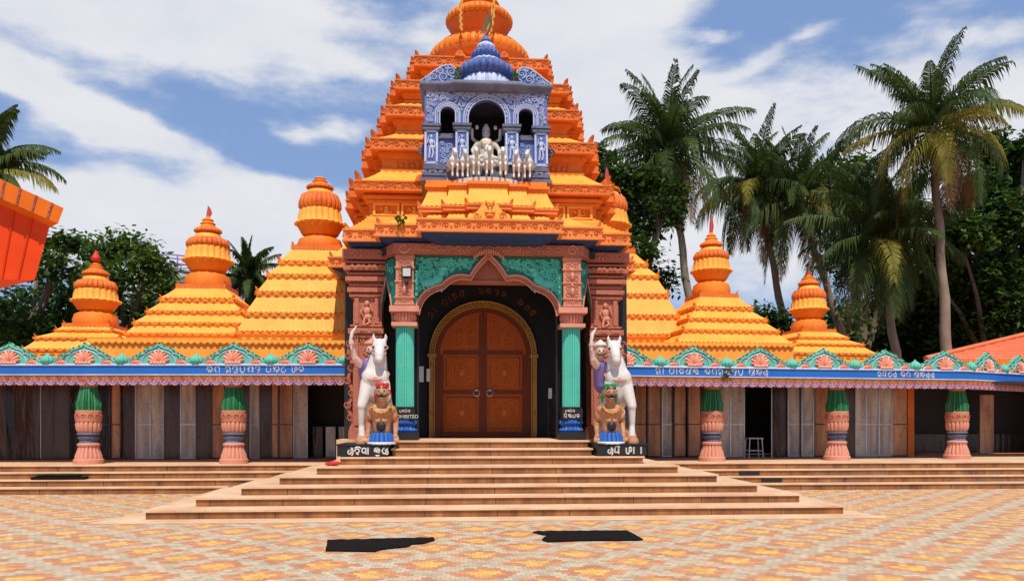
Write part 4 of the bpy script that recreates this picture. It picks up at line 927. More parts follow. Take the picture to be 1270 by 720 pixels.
CORN = [(-1.46,PY-.02),(-.9,PY-.02),(-.66,PY-.12),(.66,PY-.12),(.9,PY-.02),(1.43,PY-.02),(1.43,19.6),(-1.46,19.6)]
def grow(po, d, c=(0,18.9)): return [(x+d*(1 if x > 0 else -1), y-d if y < 19 else y) for x, y in po]
mb = MB(); mb.loft([[(x, y, z) for x, y in grow(CORN, d)] for d, z in ((0,9.22),(.02,9.25),(.03,9.28),(.05,9.30),(.08,9.34),(.09,9.38),(.07,9.43),(.03,9.46),(-.1,9.50))])
mb.build('cornice', BLUE_G, pav, 40)
mb = MB(); x0 = CORN[0][0]
for xx, yy, ll in ((-.66,PY-.0,1.32),(-1.42,PY-.0,.5),(.9,PY-.0,.5)):
    mb = MB(); scroll_band(mb, (xx,yy,9.12), X_, ll, .12, .012); mb.build('frieze', BLUE_L, pav)
for s in (-1, 1):   # reclining scroll ornaments above the cornice
    mb = MB(); pts = [(.62,9.44),(1.50,9.44),(1.52,9.52),(1.36,9.64),(1.2,9.78),(1.02,9.9),(.85,9.93),(.72,9.84),(.66,9.66)]
    mb.prism_xz([(x*s, z) for x, z in pts], PY+.12, PY+.28); mb.m = 1
    for x, z, r in ((.82,9.77,.12),(1.0,9.63,.12),(1.08,9.77,.09),(1.23,9.62,.10),(.75,9.57,.08),(1.38,9.56,.06),(.93,9.87,.06)): spiral(mb, (x*s, PY+.11, z), X_, Z_, r, .15, 1.6, s, r*40, .022, 14)
    mb.tube([(x*s, PY+.11, z) for x, z in pts[2:]], .022, 5)
    mb.build('scroll_ornament', [BLUE, BLUE_L], pav, 30)
dc = (0, 18.72)
mb = MB(); mb.m = 1; mb.lathe([(.66,9.44),(.66,9.56),(.60,9.72),(.52,9.82)], dc, 96, 28, .1); mb.m = 0
mb.lathe([(.55,9.8),(.66,9.86),(.69,9.95),(.66,10.05),(.52,10.17),(.38,10.22)], dc, 96, 24, .12); mb.m = 1
mb.lathe([(.42,10.2),(.42,10.24),(.33,10.3),(.26,10.34)], dc, 64, 16, .1); mb.m = 0
mb.lathe([(.28,10.32),(.35,10.38),(.36,10.45),(.28,10.54),(.2,10.58)], dc, 72, 18, .12); mb.m = 1
mb.lathe([(.2,10.57),(.23,10.63),(.2,10.70),(.12,10.76)], dc, 48, 12, .1); mb.m = 0; mb.lathe([(.1,10.75),(.13,10.8),(.1,10.86),(.03,10.95),(.01,11.1)], dc, 24)
mb.build('ribbed_dome', [BLUE, BLUE_L], pav, 50)
mb = MB(); top = Vector((0,18.7,11.05))
mb.add([top, top+Vector((.10,0,.28)), top+Vector((.02,-.03,.45)), top+Vector((-.16,0,-.1)), top+Vector((-.28,.02,-.25)), top+Vector((-.1,0,.02))], [(0,1,2,5),(0,3,4,5)])
mb.tube([top+Vector((.08,0,.5)), top+Vector((.12,.0,.3)), top+Vector((.1,0,.1)), top+Vector((0,0,-.1))], .035, 5)
GREENRED = paint('faded_red_cloth', (.35,.06,.03), c2=(.06,.12,.03), var=.9, scale=5)
props(mb.build('cloth_pennant', GREENRED), 'faded red and green cloth tied to the tip of the blue dome', 'pennant')
for s in (-1, 1):
    mb = MB(); rnd = random.Random(8+s)
    for k in range(26):
        c = Vector((s*.66+rnd.uniform(-.06,.06), 18.16+rnd.uniform(-.05,.05), 9.5+rnd.uniform(0,.3))); d = Vector((rnd.uniform(-1,1), rnd.uniform(-1,0), rnd.uniform(-.3,1))).normalized()*.09; q = d.cross(Vector((.2,.5,.4))).normalized()*.03
        mb.add([c, c+d*.5+q, c+d, c+d*.5-q], [(0,1,2,3)])
    props(mb.build('weed', LEAF_Y, None, None), 'small green weed growing %s of the blue dome' % ('left' if s < 0 else 'right'), 'weed')
# ---- horse drawing the chariot (small statues)
ledge = MB(); ledge.m = 0
ledge.loft([[( .86*math.cos(a), 18.3-.62*math.sin(a), z) for a in [pi*i/16 for i in range(17)]] for z in (6.86, 7.06)])
ledge.build('horse_ledge', CREAM, pav, 30)
STATUE_W = paint('dusty_white_paint', (.74, .70, .64), c2=(.50, .45, .38), var=.8, scale=6, gamt=.5, grime=(.2,.14,.09))
def horse_small(name='horse_statue'):
    b = MB(); c = b.capsule
    c((0,.35,.42),(0,.0,.46),.11,.12); c((0,.0,.50),(0,-.06,.68),.085,.055); c((0,-.06,.70),(0,-.19,.60),.055,.042)
    b.tube([(.035,-.04,.72),(.045,-.04,.775)], [.022,.008], 6); b.tube([(-.035,-.04,.72),(-.045,-.04,.775)], [.022,.008], 6); b.ell((0,-.07,.70),(.062,.07,.06),8,6)
    for s in (-1, 1):
        c((.055*s,.0,.42),(.06*s,-.12,.30),.045,.03); c((.06*s,-.12,.30),(.06*s,-.08,.14),.028,.022); c((.06*s,-.08,.14),(.06*s,-.10,.06),.024,.028)
        c((.055*s,.34,.40),(.06*s,.38,.22),.055,.03); c((.06*s,.38,.22),(.06*s,.33,.02),.028,.026)
    return b
hx = [(563,0),(576,0.03),(590,-.12),(607,-.2),(624,-.15),(641,0),(655,.0)]
HW = ['leftmost','second from left','third from left','central','third from right','second from right','rightmost']
base = None
for k, (px, dy) in enumerate(hx):
    Y = 17.85+dy; x = xat(px, 210, Y)
    if base is None:
        WARP = False; base = thing('horse_statue', '', 'statue', (0,0,0), 0, 'white horses in front of the blue pavilion', local=True)
        ob = remesh_blob('horse_body', horse_small(), STATUE_W, base, .014, 1); h = base
    else: h = copy_tree(base)
    h.location = (x, Y, 6.94 - (.0 if abs(px-607) < 30 else .0)); h.scale = (.95,.9,.88); h.rotation_euler = (0, 0, R(-1*(px-607)*.35))
    h['label'] = 'small white horse statue, %s of the seven before the blue pavilion' % HW[k]
# seated deity
WARP = True
b = MB(); c = b.capsule; y = 18.58
c((0,y,7.75),(0,y,8.12),.17,.19); c((0,y,8.12),(0,y-.02,8.3),.07,.06); b.ell((0,y-.02,8.40),(.10,.11,.13),12,8); b.lathe([(.10,8.47),(.09,8.55),(.03,8.66)],(0,y),12)
for s in (-1, 1):
    c((.2*s,y,8.18),(.32*s,y-.03,7.98),.065,.05); c((.32*s,y-.03,7.98),(.30*s,y-.2,7.85),.05,.04); c((.16*s,y+.03,8.15),(.33*s,y+.02,8.3),.05,.04); c((.33*s,y+.02,8.3),(.34*s,y-.02,8.5),.04,.045)
    c((.12*s,y,7.72),(.36*s,y-.25,7.70),.12,.09); c((.36*s,y-.25,7.70),(.05*s,y-.35,7.62),.08,.06); b.ell((.22*s,y-.06,8.55),(.05,.04,.06),8,6)
b.ell((0,y-.1,7.6),(.45,.35,.13),16,8); b.tube([(.075*math.cos(a),y-.115,8.24+.06*math.sin(a)) for a in [pi+pi*i/8 for i in range(9)]], .02, 5)
d_ = thing('deity_statue', 'dusty cream seated statue with four arms inside the blue central arch', 'statue', (0,18.5,7.45)); remesh_blob('body', b, CREAM, d_, .014, 1)
mb = MB()
for s in (-1, 1): mb.ell((.04*s, y-.125, 8.42), (.016,.012,.011), 6, 4)
mb.tube([(-.03,y-.13,8.345),(0,y-.135,8.34),(.03,y-.13,8.345)], .008, 4); mb.build('face_paint', BROWN, d_)
mb = MB(); mb.tube([(.12*math.cos(a), y-.19-.02*math.sin(a), 8.12-.12*math.sin(a)+.06) for a in [pi*i/12 for i in range(13)]], .016, 5); mb.build('necklace', GOLD, d_)
mb = MB(); mb.box(-.5,.5,18.1,18.95,7.45,7.52); mb.build('seat', CREAM, d_, 20)
b = MB(); c = b.capsule; y = 18.05   # charioteer in front
c((0,y,7.42),(0,y,7.66),.10,.11); c((0,y,7.68),(0,y,7.76),.04,.04); b.ell((0,y-.01,7.83),(.065,.07,.08),10,8); b.lathe([(.065,7.87),(.05,7.92),(.02,7.96)],(0,y),10)
for s in (-1, 1): c((.12*s,y,7.68),(.24*s,y-.04,7.6),.04,.035); c((.24*s,y-.04,7.6),(.3*s,y-.1,7.72),.032,.03); c((.06*s,y,7.42),(.16*s,y-.15,7.4),.06,.04)
d2 = thing('charioteer_statue', 'small cream charioteer statue just above the central white horse', 'statue', (0,18.05,7.35)); remesh_blob('body', b, CREAM, d2, .014, 2)
WARP = False
# ------------------------------------------------------------ shrine spires behind the verandas
def square(h, cx=0, cy=0): return [(cx-h,cy-h),(cx+h,cy-h),(cx+h,cy+h),(cx-h,cy+h)]
def shrine(label, X, Y, tiers, drum, rz=0, flag=None, base=3.3, fcol=RED, steep=True):
    """tiers: (half width, z of the band's lower edge) from the bottom up; drum: radius, z0, z1, z2, z3, z4, ztop"""
    s = thing('shrine_spire', label, 'spire', (X, Y, base), rz, None, local=True); B = base
    hb = tiers[0][0]
    mb = MB(); walls(mb, square(hb*.97), -.38, tiers[0][1]-B+.02); mb.build('shrine_wall', YELLOW, s, 20)
    for i, (h, z) in enumerate(tiers):
        last = i == len(tiers)-1; nh = tiers[i+1][0] if not last else drum[0]*.95; nz = tiers[i+1][1] if not last else drum[1]
        z -= B; nz -= B; bh = min(.10, (nz-z)*.22); mb = MB()
        walls(mb, square(h-.02), z, z+bh); walls(mb, square(h+.01), z+bh*.7, z+bh*.7+.025)
        # scalloped lower lip
        n = max(6, int(h/.11)); 
        for sd_ in range(4):
            ca, sa = round(math.cos(sd_*pi/2)), round(math.sin(sd_*pi/2))
            if sd_ == 2: continue
            for k in range(n):
                u = -h + (k+.5)*2*h/n; p = (u, -h-.02); x = p[0]*ca - p[1]*sa; y = p[0]*sa + p[1]*ca
                mb.ell((x, y, z+bh*.3), (h/n*.8 if sd_ % 2 == 0 else .015, .015 if sd_ % 2 == 0 else h/n*.8, bh*.3), 6, 4)
        for cx, cy in ((-1,-1),(1,-1),(1,1),(-1,1)): horn(mb, (cx*(h-.05), cy*(h-.05), z+bh-.02), cx, cy, .2 if steep else .16)
        mb.build('tier_cornice', AMBER, s, 40)
        mb = MB()
        ribbed_roof(mb, square(h-.02), square(nh-(.045 if not last else 0)), z+bh, nz-(.02 if not last else 0), .04, .13, .026, 6, 1.15)
        if not last: walls(mb, square(nh-.03), nz-.025, nz+.01)
        mb.build('ribbed_roof', YELLOW, s, 60)
    r, z0, z1, z2, z3, z4, zt = [drum[0]] + [q-B for q in drum[1:]]
    H = z1-z0
    mb = MB(); mb.box(-r*1.08, r*1.08, -r*1.08, r*1.08, z0-.08, z0+.05)
    for cx, cy in ((-1,-1),(1,-1),(1,1),(-1,1)): horn(mb, (cx*r*1.0, cy*r*1.0, z0+.03), cx, cy, .14)
    mb.build('slab', ORANGE_D, s, 20)
    mb = MB(); mb.lathe([(r*.8,z0+.04),(r*.98,z0+H*.15),(r*1.02,z0+H*.45),(r*.93,z0+H*.85),(r*.72,z1),(r*.62,z1+.06)], (0,0), 48); mb.build('drum', ORANGE, s)
    Hb = z2-z1
    mb = MB(); mb.lathe([(r*.62,z1+.02),(r*.8,z1+Hb*.12),(r*.98,z1+Hb*.38),(r*1.03,z1+Hb*.5)], (0,0), 48)
    mb.m = 1; mb.lathe([(r*1.0,z1+Hb*.5),(r*1.05,z1+Hb*.52),(r*1.0,z1+Hb*.56),(r*.97,z1+Hb*.8),(r*.9,z2)], (0,0), 120, 20, .07)
    for k in range(20):
        a = 2*pi*k/20; mb.ell((r*1.02*math.cos(a), r*1.02*math.sin(a), z1+Hb*.5), (r*.14,r*.14,r*.07), 6, 4)
    mb.build('lotus_bulb', [ORANGE, YELLOW], s, 45)
    Hr = z3-z2
    mb = MB(); mb.lathe([(r*.86,z2-.01),(r*.96,z2+Hr*.2),(r*.95,z2+Hr*.5),(r*.82,z2+Hr*.9),(r*.6,z3)], (0,0), 144, 24, .09); mb.m = 1
    mb.lathe([(r*.62,z3-.02),(r*.55,z3+(z4-z3)*.3),(r*.42,z3+(z4-z3)*.45)], (0,0), 40); mb.m = 0
    q0 = z3+(z4-z3)*.42; mb.lathe([(r*.45,q0),(r*.62,q0+(z4-q0)*.3),(r*.6,q0+(z4-q0)*.6),(r*.4,z4)], (0,0), 96, 20, .08)
    mb.build('ribbed_ring', [ORANGE_D, YELLOW], s, 45)
    mb = MB(); Hf = zt-z4; mb.lathe([(r*.38,z4-.01),(r*.3,z4+Hf*.2),(r*.34,z4+Hf*.3),(r*.22,z4+Hf*.5),(r*.26,z4+Hf*.62),(r*.12,z4+Hf*.85),(.012,zt)], (0,0), 24); mb.build('pot_finial', ORANGE, s)
    if flag:
        mb = MB(); mb.tube([(0,0,zt-.1),(0,0,zt+flag)], .012, 5); mb.m = 1
        if fcol == 'bud': mb.lathe([(.03,zt-.02),(.12,zt+flag*.2),(.13,zt+flag*.45),(.08,zt+flag*.8),(.05,zt+flag*1.05),(.01,zt+flag*1.35)], (0,0), 12)
        else: 
            rnd = random.Random(int(X*10)); P = [(0,0,zt+flag),( .06,.02,zt+flag*.75),(.10,.03,zt+flag*.3),(.05,0,zt-.02),(-.05,0,zt-.02),(-.04,.01,zt+flag*.4)]
            mb.add(P+[(x,y+.03,z) for x,y,z in P], [(0,1,2,3,4,5),(11,10,9,8,7,6)]+[(i,6+i,6+(i+1)%6,(i+1)%6) for i in range(6)])
        mb.build('flag', [METAL, RED], s, 30)
    return s
def pxshrine(label, cx, Yf, Yc, tiers, r, zs, **k):
    X = xat(cx, 350, Yc); T = [(h*Yf_/1000, zat(cx, y, Yf_)) for h, y, Yf_ in [(h, y, Yc-h*Yc/1000*.96) for h, y in tiers]]
    return shrine(label, X, Yc, T, [r*Yc/1000*1.0] + [zat(cx, y, Yc) for y in zs], **k)
pxshrine('smallest orange shrine spire at the far left, tipped with a red bud', 119, 0, 23.0, [(61,436),(51,421),(34,411)], 25, (406,388,360,348,335,325), flag=.24, fcol='bud', steep=False)
pxshrine('orange shrine spire with four low tiers and a thin red flag, left side', 258, 0, 23.4, [(77,416),(69,403),(57,389),(45,374)], 26.5, (359,340,308,296,282,268), flag=.3, steep=False)
pxshrine('tall orange shrine spire with steep ribbed tiers just left of the gate', 397, 0, 23.3, [(88,415),(79,392),(67,366),(56,344),(44,328)], 27, (312,296,262,241,229,218))
pxshrine('tall orange shrine spire half hidden behind the right side of the gate', 752, 0, 26.0, [(88,417),(79,393),(68,367),(57,344),(45,330)], 28, (316,298,264,244,232,222), flag=.4)
pxshrine('orange shrine spire with four tiers and a red flag on a pole, right side', 882, 0, 24.6, [(80,428),(66,412),(54,398),(40,384)], 23.5, (369,351,323,312,300,288), rz=R(5), flag=.6, steep=False)
pxshrine('small orange shrine spire at the far right of the roof, with a red tip', 1003, 0, 25.2, [(62,440),(50,428),(36,420)], 22, (412,397,372,359,348,340), rz=R(7), flag=.15, steep=False)

# ------------------------------------------------------------ verandas
def frame_at(poly, d):
    """point and directions at distance d along a plan polyline"""
    for a, b in zip(poly[:-1], poly[1:]):
        a = Vector((*a, 0)); b = Vector((*b, 0)); l = (b-a).length
        if d <= l or b.to_tuple()[:2] == poly[-1]:
            u = (b-a)/l; return a + u*d, u, Vector((u.y, -u.x, 0))
        d -= l
def plen(poly): return sum((Vector(b)-Vector(a)).length for a, b in zip(poly[:-1], poly[1:]))
def off_poly(poly, d):
    out = []
    for i, p in enumerate(poly):
        n = Vector((0, 0))
        for a, b in ([(poly[i-1], p)] if i else []) + ([(p, poly[i+1])] if i < len(poly)-1 else []):
            e = (Vector(b)-Vector(a)).normalized(); n += Vector((e.y, -e.x))
        n.normalize(); out.append((p[0]+n.x*d, p[1]+n.y*d))
    return out
def strip(mb, poly, prof):
    """profile of (out, z) swept along a plan polyline"""
    rings = [[(x, y, z) for (x, y) in [off_poly(poly, o)[i] for o, _ in prof] for z in [0]] for i in range(len(poly))]
    rings = []
    offs = [off_poly(poly, o) for o, _ in prof]
    for i in range(len(poly)): rings.append([(offs[k][i][0], offs[k][i][1], prof[k][1]) for k in range(len(prof))])
    mb.loft(rings[::-1])
def lotus_arch(parent, O, u, n, W, H):
    sx, sz = W/1.56, H/.5
    hl = [(-.78,0),(-.79,.08),(-.73,.15),(-.64,.17),(-.57,.15),(-.56,.22),(-.47,.28),(-.38,.27),(-.36,.34),(-.27,.41),(-.18,.42),(-.13,.46),(-.05,.48),(0,.54)]
    pts = hl + [(-x, z) for x, z in hl[-2::-1]]; pts = [(x*sx, z*sz) for x, z in pts]
    P = lambda x, z, o=0: O + u*x + Z_*z + n*o
    g = MB(); g.frame_prism(P(0,0,-.14), u, Z_, n, pts[::-1] if False else pts, 0, .14)
    g.m = 1
    dense = []
    for a, b in zip(pts[:-1], pts[1:]):
        l = math.hypot(b[0]-a[0], b[1]-a[1]); m_ = max(1, int(l/.05))
        dense += [(a[0]+(b[0]-a[0])*k/m_, a[1]+(b[1]-a[1])*k/m_) for k in range(m_)]
    for i, (x, z) in enumerate(dense):
        g.m = 1 if i % 2 else 0; g.ell(P(x*.985, z*.97, -.01), (.034, .034, .034), 6, 4)
    g.m = 1; g.tube([P(x*.86, z*.86, .005) for x, z in pts[2:-2]], .014, 4); g.m = 2; g.tube([P(x*.92, z*.9, .005) for x, z in pts[1:-1]], .012, 4)
    g.tube([P(.42*sx*math.cos(pi*k/14), .33*sz*math.sin(pi*k/14)+.01, .01) for k in range(15)], .014, 4)
    g.build('arch_frame', [GREEN_L, GREEN, BLUE_L], parent, 40)
    g = MB()
    for k in range(9):
        a = pi*(.06+.88*k/8); ln = .27*sz*(1+.08*math.sin(a)); d = u*math.cos(a)*sx + Z_*math.sin(a); m_ = Matrix((u*1, n*1, Z_*1)).transposed()
        ang = a - pi/2; rot = Matrix((u*math.cos(ang)+Z_*math.sin(ang), n, -u*math.sin(ang)+Z_*math.cos(ang))).transposed()
        g.m = k % 2; g.ell(P(0, .05*sz) + d*(ln*.58) + n*.02, (.042*sx, .035, ln*.5), 8, 6, rot)
        g.m = 1; g.ell(P(0, .05*sz) + d*(ln*.62) + n*.045, (.014*sx, .02, ln*.36), 6, 5, rot)
    for k in range(5):
        x = (-.16+.08*k)*sx; g.m = 1; g.ell(P(x, .03*sz, .06), (.045*sx,.03,.035*sz), 8, 5)
    g.build('lotus', [CORAL, CORAL_L], parent, 50)
    g = MB()
    for s in (-1, 1):
        g.m = 0; g.ell(P(s*.56*sx, .0, -.01), (.14*sx,.04,.09*sz), 10, 8, Matrix((u, n, Z_)).transposed()); g.m = 1
        for q in range(3): g.tube([P(s*.56*sx + .12*sx*math.cos(a)*(1-q*.3), .11*sz*math.sin(a)*(1-q*.3), .06) for a in [pi*k/8 for k in range(9)]], .010, 4)
    g.build('side_scroll', [CORAL_L, CORAL], parent, 50)
def lotus_bud(parent, O, n):
    g = MB(); c = O - n*.03
    g.lathe([(.10,c.z),(.15,c.z+.04),(.16,c.z+.1),(.10,c.z+.17),(.03,c.z+.22),(.005,c.z+.26)], (c.x, c.y), 32, 8, .2); return g.build('lotus_bud', GREEN_L, parent, 50)
EZ = 2.93
TANB = paint('gold_carved_band', (.50,.24,.08), c2=(.35,.13,.06), var=.8)
def veranda(name_label, poly, words_, lot0, pillars, seed, cnt):
    w = thing('veranda', name_label, 'veranda', (poly[0][0] if poly[0][0] > 0 else poly[-1][0], 19, .6))
    mb = MB(); strip(mb, poly, [(-4.2,EZ-.06),(0,EZ-.02),(0,EZ-.36),(-.25,EZ-.33),(-4.2,EZ-.33)]); mb.build('eave_slab', BROWN, w, 20)
    mb = MB(); strip(mb, poly, [(-.06,EZ+.0),(.05,EZ),(.07,EZ-.03),(.05,EZ-.05),(-.06,EZ-.05)]); mb.m = 1; strip(mb, poly, [(0,EZ-.052),(.035,EZ-.052),(.035,EZ-.235),(0,EZ-.235)]); mb.m = 0; strip(mb, poly, [(0,EZ-.237),(.05,EZ-.237),(.05,EZ-.262),(0,EZ-.262)])
    mb.build('sign_band', [BLUE_L, SIGNBLUE], w, 25)
    mb = MB(); strip(mb, poly, [(0,EZ-.264),(.02,EZ-.264),(.02,EZ-.40),(0,EZ-.40)]); mb.m = 1
    d = 0; tot_ = plen(poly)
    while d < tot_-.05:
        p, u, n = frame_at(poly, d+.06); k = int(d/.12); c = Vector((p.x,p.y,EZ-.33)) + n*.03
        mb.m = 1 if k % 2 else 2; spiral(mb, c, u*.9, Z_, .058, .2, 1.2, 1 if k % 2 else -1, 0, .011, 8); d += .12
    mb.build('carved_band', [TANB, PEACH, BROWN], w, 30)
    mb = MB(); d = 0
    while d < tot_-.1:
        p, u, n = frame_at(poly, d+.12); c = Vector((p.x,p.y,EZ-.40)) + n*.0
        pts = [(-.12,0)] + [(.115*math.cos(a), -.10*math.sin(a)) for a in [pi*(1-k/8) for k in range(9)]] + [(.12,0)]
        mb.m = 0; mb.frame_prism(c, u, Z_, n, pts, -.03, .02); mb.m = 1; mb.tube([c+u*(.1*math.cos(a))-Z_*(.085*math.sin(a))+n*.025 for a in [pi*k/7 for k in range(8)]], .012, 4); mb.ell(c-Z_*.03+n*.02, (.03,.015,.03), 6, 4)
        mb.m = 0; mb.ell(c+u*.12-Z_*.06, (.02,.02,.045), 5, 4); d += .24
    strip(mb, poly, [(-.04,EZ-.385),(.03,EZ-.385),(.03,EZ-.41),(-.04,EZ-.41)]); mb.build('scalloped_valance', [LILAC, PINK], w, 40)
    for i in range(cnt):
        d = lot0 + 1.735*i
        if not (.15 < d < tot_-.5): continue
        p, u, n = frame_at(poly, d); lotus_arch(w, Vector((p.x,p.y,EZ)), u, n, 1.48, .46)
        if d+.87 < tot_: p, u, n = frame_at(poly, d+.867); lotus_bud(w, Vector((p.x,p.y,EZ)), n)
    for d0, word, size in words_:
        for wd_ in ' '.join(word).split('   '):
            ks = wd_.split(' '); mb = MB()
            def pl(x):
                p, u, n = frame_at(poly, d0+x); return Vector((p.x,p.y,EZ-.215)) + n*.036, u, Z_, n
            write(mb, ks, pl, size, .010, .14); mb.build('painted_lettering', WHITE, w); d0 += word_len(ks, size, .14) + size*.55
    return w
PL = [(-14.5,19.75),(-2.98,18.93)]; PR = [(3.12,18.93),(12.6,20.12),(17.2,22.7)]
dl = lambda px: None
vl = veranda('left veranda with blue eave band lettered in white, lotus arches and dark folding shutters', PL, [(8.05-0.0,['bho','ga',' ','ma','ha','pra','sa','da',' ','ti','ke','tt',' ','gha','ra'],.17)], .0, None, 1, 8)
vr = veranda('right veranda with blue eave band lettered twice, lotus arches and pale folding shutters', PR, [(.95,['ma','aa',' ','ta','aa','ri','nii','nka',' ','bho','ga','ma','nka','da','pra',' ','do','ke','na'],.175),(6.9,['ma','ssi','tt','na',' ','bho','ga',' ','do','ke','na','na'],.15)], .22, None, 2, 10)
# the pots-and-grass pillars
def pillar():
    p = thing('veranda_pillar', '', 'pillar', (0,0,.6), 0, 'lotus base pillars along the verandas', local=True)
    b = MB(); b.lathe([(.33,0),(.33,.10),(.29,.13)], (0,0), 32); b.m = 0; b.lathe([(.30,.13),(.29,.2),(.24,.34),(.22,.42)], (0,0), 96, 16, .15); b.lathe([(.24,.42),(.25,.46),(.22,.49)], (0,0), 32); b.build('base', PINK, p, 40)
    b = MB(); b.lathe([(.21,.49),(.19,.55),(.23,.60),(.24,.63),(.2,.66)], (0,0), 64, 26, .06); b.lathe([(.19,.655),(.26,.70),(.25,.73)], (0,0), 32); b.build('waist', BLUE_G, p)
    b = MB(); b.lathe([(.22,.73),(.27,.80),(.285,.92),(.27,.99)], (0,0), 96, 16, .14); b.build('pot', PINK, p, 40)
    b = MB(); b.lathe([(.275,.99),(.285,1.01),(.28,1.2),(.285,1.24),(.25,1.26)], (0,0), 40); b.m = 1
    for k in range(12): a = 2*pi*k/12; c = Vector((.285*math.cos(a), .285*math.sin(a), 1.11)); spiral(b, c, Vector((-math.sin(a), math.cos(a), 0)), Z_, .065, .2, 1.4, 1, 0, .012, 9)
    b.build('carved_collar', [BROWN_L, BROWN], p, 40)
    b = MB()
    for k in range(22):
        a = 2*pi*k/22; d = Vector((math.cos(a), math.sin(a), 0)); P = [d*.245+Z_*1.24, d*.235+Z_*1.4, d*.20+Z_*1.62, d*.17+Z_*1.8]
        b.m = k % 2; b.tube(P, [.03,.034,.028,.02], 5); b.tube([d*.25+Z_*1.24, d*.265+Z_*1.42, d*.22+Z_*1.58], [.022,.02,.004], 4)
    b.m = 0; b.lathe([(.22,1.24),(.16,1.85)], (0,0), 24); b.m = 2; b.lathe([(.17,1.78),(.2,1.84),(.26,1.93),(.26,2.02)], (0,0), 24); b.build('leafy_shaft', [GREEN, paint('dark_leaf_paint', (.02,.14,.05)), BROWN], p, 45)
    return p
PB = pillar()
pl_pos = [(110, 19.6, 'pillar of the left veranda nearer the end wall, above the black slab'), (290, 19.5, 'pillar of the left veranda nearer the gate, in front of tan shutters'),
          (883, 19.85, 'first pillar of the right veranda from the gate, left of the dark opening'), (1038, 20.15, 'middle pillar of the right veranda, in front of pale shutters'), (1187, 20.6, 'last pillar of the right veranda, before the dark recess')]
for k, (px, Y, lab) in enumerate(pl_pos):
    o = PB if k == 0 else copy_tree(PB); o.location = (xat(px, 560, Y), Y, .6); o['label'] = lab; o.rotation_euler = (0,0,k*.4)
for o in (-12.4,):
    c = copy_tree(PB); c.location = (o, 19.9, .6); c['label'] = 'outermost pillar of the left veranda, beside the orange canopy'
# back walls and shutters
def shutter(w, x0, x1, y, m, tilt, z1=2.62):
    mb = MB(); xm = (x0+x1)/2; hw = (x1-x0)/2-.012; u = Vector((math.cos(tilt), math.sin(tilt), 0)); n = Vector((u.y, -u.x, 0))
    mb.m = 0
    for za, zb in ((.64,1.50),(1.53,z1)): mb.obox((xm, y, (za+zb)/2), u, n, Z_, hw-.02, .012, (zb-za)/2)
    mb.m = 1
    for q in (-1, 1): mb.obox(Vector((xm, y, (.62+z1)/2)) + u*(hw*q), u, n, Z_, .016, .022, (z1-.62)/2)
    for z in (.63, 1.515, z1): mb.obox((xm, y, z), u, n, Z_, hw, .02, .016)
    return mb.build('shutter', [m, METAL if m in (SH_GREY,) else SH_DARK], w, 20)
g_, t_, d_k, b_k = SH_GREY, SH_TAN, SH_DARK, SH_BLACK
LEFTS = [(0,18,b_k),(18,36,d_k),(36,52,g_),(52,66,d_k),(66,86,d_k),(86,104,b_k),(104,120,d_k),(120,138,b_k),(138,150,t_),(150,168,d_k),(168,186,g_),(186,204,g_),(204,224,d_k),(224,243,g_),(243,262,d_k),(262,280,t_),(280,298,d_k),(298,310,d_k),(310,322,g_),(322,336,d_k),(336,346,t_),(346,364,t_),(364,382,g_)]
rnd = random.Random(4)
for i, (a, b, m) in enumerate(LEFTS):
    Y = 21.9; shutter(vl, xat(a, 520, Y), xat(b, 520, Y), Y, m, R(rnd.choice((-1,1))*rnd.uniform(4,16)))
for a in range(-15, -11): shutter(vl, a*.99, a*.99+.9, 21.9, d_k, R(8))
RIGHTS = [(786,803,t_),(803,820,t_),(820,835,g_),(835,852,t_),(852,870,t_),(870,890,d_k),(890,906,g_),(906,923,g_),(958,976,d_k),(976,993,g_),(993,1010,g_),(1010,1027,t_),(1027,1044,g_),(1044,1060,d_k),(1060,1074,g_),(1074,1090,g_),(1090,1106,g_),(1106,1125,t_)]
for i, (a, b, m) in enumerate(RIGHTS):
    Y = 22.0; shutter(vr, xat(a, 520, Y), xat(b, 520, Y), Y + .0, m, R(rnd.choice((-1,1))*rnd.uniform(4,15)))
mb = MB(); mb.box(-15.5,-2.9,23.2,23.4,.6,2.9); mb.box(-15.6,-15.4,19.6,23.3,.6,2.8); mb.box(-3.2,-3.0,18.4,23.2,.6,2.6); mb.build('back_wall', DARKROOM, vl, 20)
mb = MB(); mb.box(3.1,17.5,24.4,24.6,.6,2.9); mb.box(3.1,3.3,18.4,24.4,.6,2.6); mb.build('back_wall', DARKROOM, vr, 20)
xw = xat(1128, 520, 22.0)
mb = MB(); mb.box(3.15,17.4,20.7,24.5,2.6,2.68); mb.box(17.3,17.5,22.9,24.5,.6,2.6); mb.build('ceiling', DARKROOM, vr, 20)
mb = MB(); mb.box(xw-.1,xw+.08,21.9,24.4,.6,2.7); mb.build('end_pier', ORANGE_D, vr, 20)
mb = MB(); x_ = xat(1224, 520, 23.4); mb.box(x_-.22,x_+.22,23.4,23.46,.62,2.4); mb.build('narrow_door', SH_TAN, vr, 20)
mb = MB(); mb.box(xw+.1,17.3,24.2,24.25,.62,1.2); mb.build('counter_panel', SH_DARK, vr, 20)
mb = MB(); mb.box(-14.8,-2.9,21.85,21.95,2.62,2.75); mb.build('shutter_rail', SH_DARK, vl, 20)
mb = MB(); mb.box(3.2,xw,21.95,22.05,2.62,2.75); mb.build('shutter_rail', SH_DARK, vr, 20)
for s, x0, x1 in ((vl, 386, 436),):
    for a in (388, 404, 420):
        mb = MB(); mb.box(xat(a,520,22.4),xat(a+12,520,22.4),22.4,22.43,.62,1.45); mb.build('low_panel', SH_GREY if a != 388 else SH_DARK, s, 20)
